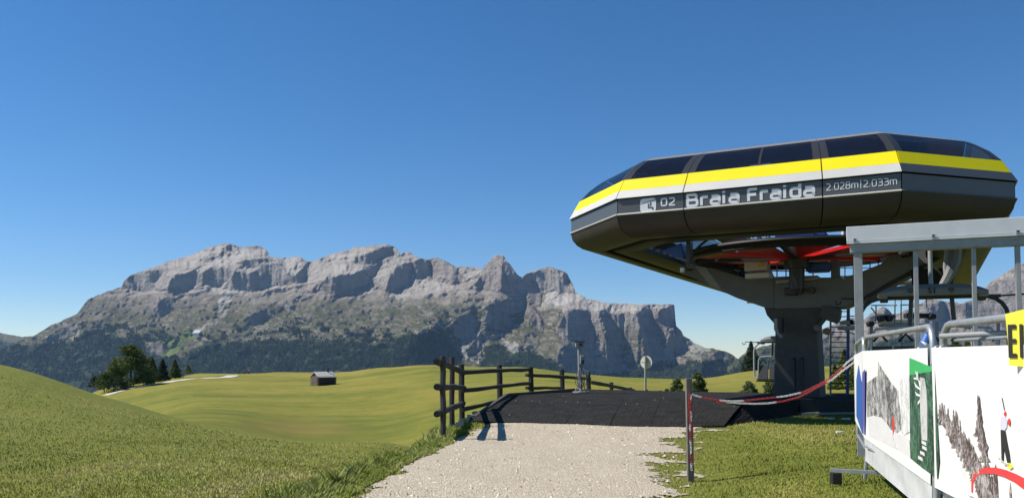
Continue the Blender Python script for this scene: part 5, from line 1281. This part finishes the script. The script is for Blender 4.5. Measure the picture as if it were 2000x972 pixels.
s2_('printed_fir', 'print_firs', [(1970,972),(1973,940),(1976,972)])
sw = [(1897,960),(1897,940),(1901,926),(1910,917),(1925,912),(1945,912),(1965,917),(1985,925),(2010,938),(2080,990),(2060,1000),(2000,955),(1980,940),(1960,930),(1940,924),(1922,924),(1908,930),(1901,942),(1900,962)]
s2_('printed_red_curve', 'redprint', sw, 1)
jk = mat('print_jacket', (.62, .58, .68), .6); M['jacket'] = jk
s2_('printed_skier_jacket', 'jacket', [(1954,818),(1958,812),(1963,812),(1967,822),(1966,834),(1962,840),(1955,838),(1953,830)], 1)
s2_('printed_skier_trousers', 'ink', [(1954,838),(1963,841),(1966,860),(1971,885),(1973,902),(1967,903),(1963,885),(1960,875),(1959,903),(1956,903),(1955,870)], 1)
s2_('printed_skier_helmet', 'redprint', [(1960,807),(1963,801),(1965,806),(1964,812),(1961,811)], 1); s2_('printed_skier_pack', 'redprint', [(1968,820),(1971,815),(1973,823),(1972,831),(1969,830)], 2)
s2_('printed_ski', 'print_forest', [(1940,884),(1942,885),(1965,905),(1972,907),(1972,909),(1962,908)], 2)
s2_('printed_ski_boot', 'yellowsign', [(1967,903),(1974,904),(1978,912),(1972,916),(1967,910)], 2)
s2_('printed_pole', 'ink', [(1956,776),(1957,776),(1962,800),(1961,801)], 1)
sheet('printed_dash', 'ink', [(1818,711),(1824,709),(1824,711),(1820,712.5),(1824,713),(1823,715),(1818,713)], K0, d1, O1 + .002, ban1, thick=.001)
# yellow sign hung over the rail
dz = Vector((.35, -.94, 0)).normalized(); aS = Bx(1964, 3.98) + Vector((0, -.05, 0))
def SP(px, py, off=0): p, n = plane_pt(px, py, aS, dz, off); return p, n
ps = [SP(*q)[0] for q in ((1963, 613), (2060, 588), (2062, 722), (1971, 713), (1968, 660))]; nS = SP(1963, 613)[1]
ys = MB().prism(ps, nS * -.004).build('yellow_sign', M['yellowsign'], None, org=ps[3]); tag(ys, 'yellow sign with bold black capitals draped over the nearest barrier rail', 'sign')
p0_ = SP(1968, 698, .004)[0]; p1_ = SP(1967.5, 632, .004)[0]; hcap = (p1_ - p0_).length
vs, fs, wd = text_mesh('E', hcap / .72, dz, (0, 0, 1), (0, 0, 0), 0, 0, .001, .80)
mb = MB()
x_ = 0
for ch, adv in (('E', 0), ('I', 0), ('N', 0)):
    vs, fs, wd = text_mesh(ch, hcap / .70, dz, (0, 0, 1), p0_ + dz * x_, 0.001, 0, .001, .36)
    for k in (0, .004, .008): mb.add([v + dz * k + nS * (.0003 * (k * 100)) for v in vs], fs)
    x_ += {'E': .060, 'I': .034, 'N': .09}[ch]
mb.build('lettering', M['ink'], ys)
# blue and white padded roll behind the first banner
pr = PY(1806, 690, 6.2)
rl = empty('padded_roll', tuple(pr + Vector((0, 0, -.4))), 'white and dark blue padded roll sticking up behind the grey peak banner', 'pad')
MB().tube([PY(1797, 760, 6.2), PY(1803, 680, 6.2), PY(1807, 670, 6.2)], .04, 14).build('white_roll', M['tarp'], rl, True)
MB().tube([PY(1807, 670, 6.2), PY(1814, 655, 6.2)], .041, 14).build('blue_cap', M['tarpblue'], rl, True)

# ------------------------------------------------------------------ chairs
def make_chair(name, label, W_, num=None):
    """built facing -Y about its own origin at seat-bottom centre; z=0 is the foot of the frame"""
    t = empty(name, (0, 0, 0), label, 'chairlift chair'); t['group'] = 'chairs hanging from the lift'
    hw = W_ / 2; Ht = 2.05
    def V(x, y, z): return Vector((x, y, z))
    # bubble hood folded back on top
    prof = [(-.42, -.02), (-.43, .12), (-.36, .21), (.0, .25), (.38, .16), (.46, .0)]
    vs = []; fs = []; xs_ = [-hw * .80 + 2 * hw * .80 * i / 14 for i in range(15)]
    for x in xs_:
        e = 1 - abs(x / (hw * .82)) ** 4 * .7
        for y, z in prof: vs.append(V(x, y * (.6 + .4 * e), Ht + .04 + z * e))
    n_ = len(prof)
    for i in range(14):
        for k in range(n_ - 1): fs.append((i * n_ + k, i * n_ + k + 1, (i + 1) * n_ + k + 1, (i + 1) * n_ + k))
    fs += [tuple(range(n_)), tuple(14 * n_ + k for k in range(n_))]; fs += [(i * n_, (i + 1) * n_, (i + 1) * n_ + n_ - 1, i * n_ + n_ - 1) for i in range(14)]
    hood = MB().add(vs, fs).build('bubble_hood', M['hood'], t, True)
    MB().bar(V(-hw, 0, Ht), V(hw, 0, Ht), .09, .07).build('top_bar', M['blackmetal'], t, bevel=.01)
    for s_ in (-1, 1):
        MB().box(V(s_ * hw * .72, -.05, Ht - .02), (.16, .2, .14)).build('hood_hinge', M['blackmetal'], t, bevel=.02)
        MB().box(V(s_ * hw * .74, -.12, Ht + .05), (.20, .12, .12)).build('hood_hinge_cover', M['galvmat'], t, bevel=.03)
        pts = [V(s_ * hw * .70, 0, Ht)] + [V(s_ * (hw + .12 - .42 + .42 * math.sin(R(a))), 0, Ht - .42 + .42 * math.cos(R(a))) for a in (10, 30, 50, 70, 90)] + [V(s_ * (hw + .12), 0, .75), V(s_ * (hw + .1), -.05, .45), V(s_ * (hw - .02), -.1, .42)]
        MB().tube(pts, .042, 10).build('side_frame', M['blackmetal' if W_ > 2.2 else 'galvmat'], t, True)
        pts = [V(s_ * hw * .30, 0, Ht), V(s_ * hw * .30, .02, Ht - .35), V(s_ * hw * .36, .03, Ht - .62), V(s_ * hw * .85, .03, Ht - .66), V(s_ * hw * .93, .02, Ht - .8), V(s_ * hw * .95, 0, .5)]
        MB().tube(pts, .028, 8).build('back_frame', M['galv'], t, True)
        MB().tube([V(s_ * hw * .30, .0, Ht), V(s_ * hw * .33, .0, Ht - .6)], .045, 8).build('strut', M['blackmetal'], t, True)
        MB().tube([V(s_ * (hw * .95), 0, Ht), V(s_ * (hw + .5), .05, Ht + .03), V(s_ * (hw + .52), .05, Ht - .08), V(s_ * (hw + .60), .05, Ht - .1), V(s_ * (hw + .63), .05, Ht - .01)], .022, 6).build('hook_arm', M['blackmetal'], t, True)
    ns = max(2, int(round(W_ / .5)))
    for i in range(ns):
        x = -hw + .02 + (W_ - .04) * (i + .5) / ns; w1 = (W_ - .04) / ns * .92
        MB().prism([V(x - w1 / 2, -.05, .45), V(x + w1 / 2, -.05, .45), V(x + w1 / 2, .06, 1.02), V(x - w1 / 2, .06, 1.02)], V(0, .05, 0)).build('backrest', M['seatpad'], t, bevel=.02)
        MB().box(V(x, -.28, .42), (w1, .46, .07)).build('seat', M['seatpad'], t, bevel=.02)
        MB().tube([V(x - w1 * .3, .08, 1.12), V(x, .10, 1.28), V(x + w1 * .3, .08, 1.12)], .03, 6).build('shoulder_stop', M['blackmetal'], t, True)
    MB().tube([V(-hw, -.45, .32), V(hw, -.45, .32)], .035, 8).build('footrest', M['blackmetal'], t, True)
    MB().tube([V(-hw, .05, .36), V(hw, .05, .36)], .03, 8).build('seat_tube', M['galvmat'], t, True)
    MB().tube([V(0, 0, Ht + .1), V(0, .08, Ht + .5), V(.0, .10, Ht + 1.3)], .045, 10).build('hanger', M['galvmat'], t, True)
    if num:
        vs, fs, wd = text_mesh(num, .17, V(1, 0, 0), V(0, .02, 1), V(-.10, -.440, Ht + .06), 0.006, 0, .002, 1.0)
        mb = MB(); [mb.add([v + V(k, 0, 0) for v in vs], fs) for k in (0, .006)]
        mb.build('lettering', M['ink'], hood)
        for dx in (-.42, .34):
            MB().tube([V(dx + .045 * math.cos(a), -.445, Ht + .13 + .03 * math.sin(a)) for a in np.linspace(0, 2 * math.pi, 11)[:-1]], .009, 5, closed=True).build('emblem_ring', M['ink'], hood)
            MB().box(V(dx, -.445, Ht + .09), (.014, .02, .03)).build('emblem_tip', M['ink'], hood)
    return t
M['hood'] = varied('bubble_grey', (.15, .155, .155), .6, .1, 3); M['seatpad'] = varied('seat_pad', (.05, .052, .056), .7, .2, 8)
chA = make_chair('chairlift_chair', 'nearer grey hooded chair numbered 51 hanging behind the gantry posts', 2.55, '51')
Yc_ = 17.0; pA = PY(1819, 578, Yc_); chA.location = (pA.x, pA.y, pA.z - 2.08); chA.rotation_euler = (0, 0, -R(24))
chB = make_chair('chairlift_chair', 'far chair hanging half hidden behind the left side of the grey column', 2.0)
pB = PY(1523, 668, 36); chB.location = (pB.x, pB.y, pB.z - 2.05); chB.rotation_euler = (0, 0, -R(22))
# loading platform rails and conveyor seen below the numbered chair
wl = empty('platform_railing', tuple(PY(1740, 690, 24)), 'thin grey platform railing with machine housing seen under the numbered chair', 'railing')
for pix in ([(1701, 596), (1752, 596)], [(1758, 595), (1800, 595)], [(1711, 614), (1748, 614)], [(1711, 596), (1711, 632)], [(1748, 584), (1748, 634)], [(1760, 584), (1760, 634)], [(1701, 600), (1711, 612)], [(1790, 584), (1774, 616)], [(1640, 640), (1668, 652)]):
    MB().tube([PY(a, b, 24) for a, b in pix], .03 if pix[0][0] == 1790 else .02, 6).build('rail', M['galvmat'], wl, True)
for (xa, xb_, ya, yb_, mm) in ((1644, 1676, 626, 634, 'galvmat'), (1640, 1678, 636, 644, 'galvmat'), (1716, 1790, 624, 631, 'whitebox'), (1720, 1800, 632, 638, 'galvmat'), (1655, 1662, 624, 634, 'black'), (1772, 1812, 612, 621, 'black'), (1714, 1745, 616, 621, 'black')):
    c = PY((xa + xb_) / 2, (ya + yb_) / 2, 24.3); MB().box(c, ((xb_ - xa) / F * 24.3, .35, (yb_ - ya) / F * 24.3)).build('housing', M[mm], wl, bevel=.01)
for (x, y) in ((1720, 622), (1736, 622), (1773, 616), (1784, 616), (1700, 632), (1820, 618)):
    MB().tube([PY(x, y, 24.1) + Vector((0, -.1, 0)), PY(x, y, 24.1) + Vector((0, .1, 0))], .09, 10).build('roller', M['black'], wl, True)
MB().bar(PY(1700, 690, 24.5), PY(1960, 690, 24.5), .3, .12).build('footing_beam', M['whitebox'], wl)
for x in (1702, 1760, 1830, 1900, 1950): MB().bar(PY(x, 628, 24.4), PY(x, 776, 24.4), .07, .07, up=Vector((0, 1, 0))).build('stanchion', M['galvmat'], wl)
# blue rail across the right side behind the nearest barrier
bt = PY(1900, 650, 4.9); br = MB().tube([PY(1838, 656, 4.9), PY(1990, 648, 4.3)], .016, 10).build('spare_tube', M['galvmat'], bar2, True)
# ------------------------------------------------------------------ log hut on the meadow
hc = onground(632, 752); Yh = hc.y; hz0 = g1(hc.x, Yh)
ha = R(43)
hut = empty('log_hut', (hc.x, Yh, hz0), 'small dark log hut with a pale shingle roof alone on the mown meadow', 'hut')
HR = Matrix.Rotation(ha, 3, 'Z')
sc_ = Yh / F
gw, hl, wh_, rh = 27 * sc_, 36 * sc_, 21 * sc_, 9 * sc_      # gable width, length, wall height, roof rise
def HP(x, y, z): return HR @ Vector((x, y, 0)) + Vector((hc.x, Yh, hz0 - .5 + z))
# x axis: along the ridge (to the right), y: depth; gable end at -x
gx = hl / 2; gy = gw / 2
for nm, quad, vec in (('front_wall', [(-gx, -gy, 0), (gx, -gy, 0), (gx, -gy, wh_), (-gx, -gy, wh_)], (0, .18, 0)), ('rear_wall', [(-gx, gy, 0), (gx, gy, 0), (gx, gy, wh_), (-gx, gy, wh_)], (0, -.18, 0))):
    MB().prism([HP(*q) for q in quad], HR @ Vector(vec)).build(nm, M['logs'], hut)
for s_ in (-1, 1):
    MB().prism([HP(s_ * gx, -gy + .19, 0), HP(s_ * gx, gy - .19, 0), HP(s_ * gx, gy - .19, wh_), HP(s_ * gx, 0, wh_ + rh * .9), HP(s_ * gx, -gy + .19, wh_)], HR @ Vector((-s_ * .18, 0, 0))).build('gable_wall', M['logs'], hut)
M['loglit'] = woodm('log_sunlit', (.12, .095, .075), (.22, .18, .15), 4)  # paler copy of the hut logs: sunlight on the gable put into the colour
for k in range(9):
    z = .15 + k * wh_ / 9 + wh_ / 18
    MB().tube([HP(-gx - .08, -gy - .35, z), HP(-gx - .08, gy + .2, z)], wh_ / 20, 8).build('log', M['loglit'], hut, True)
    MB().tube([HP(-gx - .3, -gy - .08, z + .05), HP(gx + .3, -gy - .08, z + .05)], wh_ / 20, 8).build('log', M['logs'], hut, True)
for s_ in (-1, 1):
    e = 1.22
    MB().prism([HP(-gx * 1.12, 0, wh_ + rh), HP(gx * 1.10, 0, wh_ + rh), HP(gx * 1.10, s_ * gy * e, wh_ - rh * .12), HP(-gx * 1.12, s_ * gy * e, wh_ - rh * .12)], Vector((0, 0, .14))).build('roof', M['hutroof'], hut)
MB().box(HP(gx * .55, -gy * .1, wh_ + rh + .3), (.35, .35, 1.5)).build('chimney', M['logs'], hut)
# white hut far up on the mountain shoulder
P_, _ok = LOC_A(np.array([388.]), np.array([655.])); q = Vector(P_[0]); u_ = q.y / F
wh = empty('mountain_refuge', tuple(q), 'tiny white building high on the mountain shoulder above the green ski slope', 'building')
MB().box(q + Vector((0, -30, 1.5 * u_)), (9.5 * u_, 20, 6 * u_)).build('wall', M['tarp'], wh)
MB().prism([q + Vector((-6.5 * u_, -52, 4.0 * u_)), q + Vector((5.5 * u_, -42, 4.0 * u_)), q + Vector((6.5 * u_, -12, 10.5 * u_)), q + Vector((-4.6 * u_, -22, 10.5 * u_))], Vector((0, 0, 2))).build('roof', M['signwhite'], wh)
MB().box(q + Vector((7.6 * u_, -24, 2.0 * u_)), (5 * u_, 14, 6 * u_)).build('annex', M['logs'], wh)

# ------------------------------------------------------------------ hikers
def hiker(label, px, py, jacket, trousers, lean, stride):
    p = onground(px, py); Hh = 1.75; o_ = Vector((p.x, p.y, g1(p.x, p.y)+.1))
    t = empty('person', tuple(o_), label, 'person', 'hikers on the far track')
    def limbs(name, edges, verts, radii, m):
        me = bpy.data.meshes.new(name); me.from_pydata([Vector(v) for v in verts], edges, []); me.materials.append(m)
        ob = bpy.data.objects.new(name, me); C.objects.link(ob); ob.parent = t; ORG[ob.name] = ORG[t.name]
        md = ob.modifiers.new('skin', 'SKIN'); md.use_smooth_shade = True
        for i, rr in enumerate(radii): me.skin_vertices[0].data[i].radius = (rr, rr * .85)
        me.skin_vertices[0].data[0].use_root = True
        sb = ob.modifiers.new('sub', 'SUBSURF'); sb.levels = 1; sb.render_levels = 1; return ob
    def limb(name, edges, verts, radii, m):
        me = bpy.data.meshes.new(name)
        ob = bpy.data.objects.new(name, me)
        return limbs(name, edges, verts, radii, m)
    s_ = stride
    V_ = [(0, 0, .95), (0, 0, 1.2), (lean * .05, 0, 1.42), (lean * .07, 0, 1.52), (lean * .09, 0, 1.66), (.19, 0, 1.42), (.24, s_ * .12, 1.15), (.22, s_ * .26, .93), (-.19, 0, 1.42), (-.24, -s_ * .12, 1.15), (-.22, -s_ * .2, .93),
          (.10, 0, .9), (.12, s_ * -.15, .5), (.12, s_ * -.22, .08), (.12, s_ * -.22 - .16, .04), (-.10, 0, .9), (-.12, s_ * .16, .5), (-.12, s_ * .3, .08), (-.12, s_ * .3 - .16, .04)]
    E_ = [(0, 1), (1, 2), (2, 3), (3, 4), (2, 5), (5, 6), (6, 7), (2, 8), (8, 9), (9, 10), (0, 11), (11, 12), (12, 13), (13, 14), (0, 15), (15, 16), (16, 17), (17, 18)]
    Rr = [.15, .15, .16, .055, .11, .07, .05, .035, .07, .05, .035, .10, .07, .045, .035, .10, .07, .045, .035]
    limbs('body', E_, V_, Rr, M['skin'])
    limbs('jacket', [(0, 1), (1, 2), (2, 3), (3, 4), (2, 5), (5, 6)], [(0, 0, .93), (0, 0, 1.2), (lean * .05, 0, 1.42), (.20, 0, 1.42), (.245, s_ * .12, 1.14), (-.20, 0, 1.42), (-.245, -s_ * .12, 1.14)], [.18, .18, .19, .09, .07, .09, .07], jacket)
    limbs('trousers', [(0, 1), (1, 2), (2, 3), (0, 4), (4, 5), (5, 6)], [(0, 0, .94), (.10, 0, .88), (.12, s_ * -.15, .5), (.12, s_ * -.22, .12), (-.10, 0, .88), (-.12, s_ * .16, .5), (-.12, s_ * .3, .12)], [.16, .12, .085, .06, .12, .085, .06], trousers)
    limbs('hair', [(0, 1)], [(lean * .09, .02, 1.68), (lean * .09, .03, 1.76)], [.115, .08], M['ink'])
    return t
hiker('hiker in dark clothes, leftmost of the three on the far track', 467, 731, M['clothdark'], M['clothdark'], -1, 1)
hiker('hiker in dark clothes between two others on the far track', 478, 731, M['clothdark'], M['ink'], 1, .6)
hiker('hiker in a reddish jacket, rightmost of the three on the far track', 487, 731, M['clothred'], M['clothdark'], 1, .9)

# ------------------------------------------------------------------ trees
M['bark'] = varied('bark', (.06, .045, .035), .9, .3, 3)
def leafm2(name, a, b_, c):
    m = mat(name, a, .75, spec=.15); n = NB(m); col = n.ramp(n.attr('tone'), [(0, a), (.55, b_), (1, c)]); n.col(col)
    t = m.node_tree; tl = t.nodes.new('ShaderNodeBsdfTranslucent'); t.links.new(col, tl.inputs[0]); mx = t.nodes.new('ShaderNodeMixShader'); mx.inputs[0].default_value = .3
    t.links.new(n.b.outputs[0], mx.inputs[1]); t.links.new(tl.outputs[0], mx.inputs[2]); t.links.new(mx.outputs[0], t.nodes['Material Output'].inputs[0]); return m
M['leaf'] = leafm2('needle_green', (.05, .075, .016), (.085, .12, .028), (.17, .19, .05))
M['leafdark'] = leafm2('spruce_green', (.012, .022, .011), (.026, .042, .020), (.06, .08, .035))
M['leafshrub'] = leafm2('young_spruce_green', (.06, .085, .03), (.10, .135, .05), (.18, .21, .09))
def tree(label, px, py, h_px, w_px, Y=None, kind='round', m='leaf', n=2600, seed=1, name='tree', group=None, zoff=0, leaf=.05):
    if Y is None: b = onground(px, py)
    else: b = Vector(((px - 1000) / F * Y, Y, CAM_Z - (py - 695) / F * Y))
    H = h_px / F * b.y; W_ = w_px / F * b.y / 2
    r = np.random.default_rng(seed); rr = random.Random(seed)
    t = empty(name, tuple(b), label, 'tree', group)
    lean_ = rr.uniform(-.04, .04) * H
    MB().tube([b + Vector((0, 0, -.5)), b + Vector((lean_ * .4, 0, H * .4)), b + Vector((lean_, 0, H * .93))], [H * .028, H * .02, H * .004], 8).build('trunk', M['bark'], t, True)
    # clumps
    if kind == 'round':
        nb = 44; hs = r.uniform(.05, .95, nb) ** 1.1; prof = np.minimum(1, 1.25 * (1.0 - hs) ** .9 + .06) * np.clip(.8 + hs * 2, 0, 1); rad = W_ * prof * (.45 + .55 * r.random(nb)); an = r.uniform(0, 6.28, nb)
        cs = np.stack([np.cos(an) * rad, np.sin(an) * rad, hs * H], 1); cr = W_ * r.uniform(.22, .42, nb)
        for i in range(6):
            c = cs[i]; MB().tube([b + Vector((0, 0, H * max(.15, hs[i] - .15))), b + Vector(c)], [H * .01, H * .003], 5).build('limb', M['bark'], t, True)
        k = r.integers(0, nb, n); d = r.normal(size=(n, 3)); d /= np.linalg.norm(d, axis=1)[:, None]; rad_ = r.random(n) ** .4
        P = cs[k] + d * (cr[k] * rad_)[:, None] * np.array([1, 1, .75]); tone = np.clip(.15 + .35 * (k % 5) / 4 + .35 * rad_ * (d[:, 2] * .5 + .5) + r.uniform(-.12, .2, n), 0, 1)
    else:
        nw = max(6, int(15)); hs = .06 + .94 * r.random(n) ** 1.25; lay = np.round(hs * nw) / nw; prof = (1 - hs) ** .85
        an = r.uniform(0, 6.28, n); lobes = .72 + .28 * np.cos(an * 5 + lay * 37) * np.cos(an * 3 + lay * 11)
        rad = W_ * 1.35 * prof * lobes * (.25 + .75 * r.random(n) ** .5)
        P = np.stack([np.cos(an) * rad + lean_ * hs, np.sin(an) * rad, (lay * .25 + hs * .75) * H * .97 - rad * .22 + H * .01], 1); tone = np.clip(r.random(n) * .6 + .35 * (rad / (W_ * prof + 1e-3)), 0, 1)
    keep_ = P[:, 2] > .02 * H; P = P[keep_]; tone = tone[keep_]; n = len(P)
    s_ = H * leaf * r.uniform(.6, 1.3, n); a = r.normal(size=(n, 3)); a /= np.linalg.norm(a, axis=1)[:, None]; q = r.normal(size=(n, 3)); c = np.cross(a, q); c /= np.linalg.norm(c, axis=1)[:, None]
    if kind != 'round': a[:, 2] *= .35
    V = np.stack([P - a * s_[:, None], P + c * s_[:, None] * .45, P + a * s_[:, None], P - c * s_[:, None] * .45], 1).reshape(-1, 3)
    f = np.arange(n)[:, None] * 4 + np.array([[0, 1, 2, 3]])
    o = npobj('crown', V, f, M[m], False, {'tone': np.repeat(tone, 4)}); o.parent = t; return t
G1_ = 'trees beside the far white track'
tree('largest rounded green tree beside the far white track', 256, 757, 86, 86, kind='round', n=7000, seed=2, group=G1_, leaf=.030, Y=222)
tree('dark slim conifer leaning against the left of the largest tree', 226, 752, 52, 34, kind='cone', m='leafdark', n=1800, seed=3, group=G1_, Y=230)
tree('low round bush at the left foot of the largest tree', 206, 762, 34, 40, kind='round', n=2200, seed=4, group=G1_, Y=215, leaf=.05)
tree('second green tree just right of the largest one', 297, 748, 52, 44, kind='cone', n=4200, seed=5, group=G1_, Y=238, leaf=.045)
tree('dark green tree in the middle of the row behind the track', 318, 744, 44, 34, kind='cone', m='leafdark', n=3200, seed=6, group=G1_, Y=246, leaf=.045)
tree('bushy tree third from the right end of the row behind the track', 343, 738, 37, 32, kind='cone', n=3000, seed=7, group=G1_, Y=262, leaf=.05)
tree('small pointed tree at the right end of the row behind the track', 369, 729, 18, 22, kind='cone', n=1200, seed=8, group=G1_, Y=285, leaf=.06)
tree('dark shrubby tree low in the hollow left of the group', 188, 756, 20, 30, kind='round', m='leafdark', n=1600, seed=9, group=G1_, Y=240, leaf=.06)
tree('wide dark tree filling the gap behind the largest tree', 275, 752, 40, 50, kind='round', m='leafdark', n=2600, seed=10, group=G1_, Y=250, leaf=.045)
tree('olive bush in front of the trees beside the track', 232, 764, 26, 40, kind='round', m='leafdark', n=1600, seed=31, group=G1_, Y=214, leaf=.06)
tree('tall dark spruce standing alone left of the hanging far chair', 1467, 727, 62, 46, kind='cone', m='leafdark', n=4600, seed=11, Y=255, name='spruce', leaf=.035)
G2_ = 'young spruces behind the black ramp'
for i, (px, py, h_, w_, Y, lab) in enumerate(((1322, 785, 48, 36, 62, 'young spruce left of the wooden chain post behind the ramp'), (1362, 785, 58, 40, 60, 'denser young spruce right of the wooden chain post behind the ramp'), (1463, 790, 46, 42, 60, 'young spruce between the chain post and the column'), (1504, 790, 50, 38, 61, 'young spruce touching the left edge of the column'), (1303, 785, 28, 20, 63, 'smallest young spruce, nearest the round sign'))):
    tree(lab, px, py, h_, w_ * 1.05, kind='round', m='leafshrub', n=2600, seed=20 + i, Y=Y, name='young_spruce', group=G2_, leaf=.05)
G3_ = 'spruces behind the ladder and barriers'
for i, (px, py, h_, w_, Y, lab) in enumerate(((1650, 790, 110, 70, 70, 'tall green spruce seen through the rungs of the blue ladder'), (1630, 790, 80, 50, 75, 'shorter spruce between the column and the blue ladder'), (1668, 790, 90, 50, 64, 'spruce partly hidden behind the first gantry post'), (1868, 740, 85, 70, 120, 'spruce top showing between the two nearest gantry posts above the banner'), (1890, 740, 78, 60, 120, 'darker spruce top right of the other one above the banner'))):
    tree(lab, px, py, h_, w_, kind='cone', m='leaf', n=2600, seed=40 + i, Y=Y, name='spruce', group=G3_, leaf=.04)
# ------------------------------------------------------------------ air
m = bpy.data.materials.new('air_haze'); m.use_nodes = True; t = m.node_tree
for nd in list(t.nodes):
    if nd.type == 'BSDF_PRINCIPLED': t.nodes.remove(nd)
pv = t.nodes.new('ShaderNodeVolumePrincipled'); pv.inputs['Color'].default_value = (.38, .62, 1.0, 1); pv.inputs['Density'].default_value = 2.7e-5; pv.inputs['Anisotropy'].default_value = .1
t.links.new(pv.outputs[0], t.nodes['Material Output'].inputs['Volume'])
hz = MB().box((0, 6050, 480), (23000, 13600, 1840)).build('haze', m); hz['kind'] = 'stuff'; hz['label'] = 'thin blue mountain air over the whole valley'
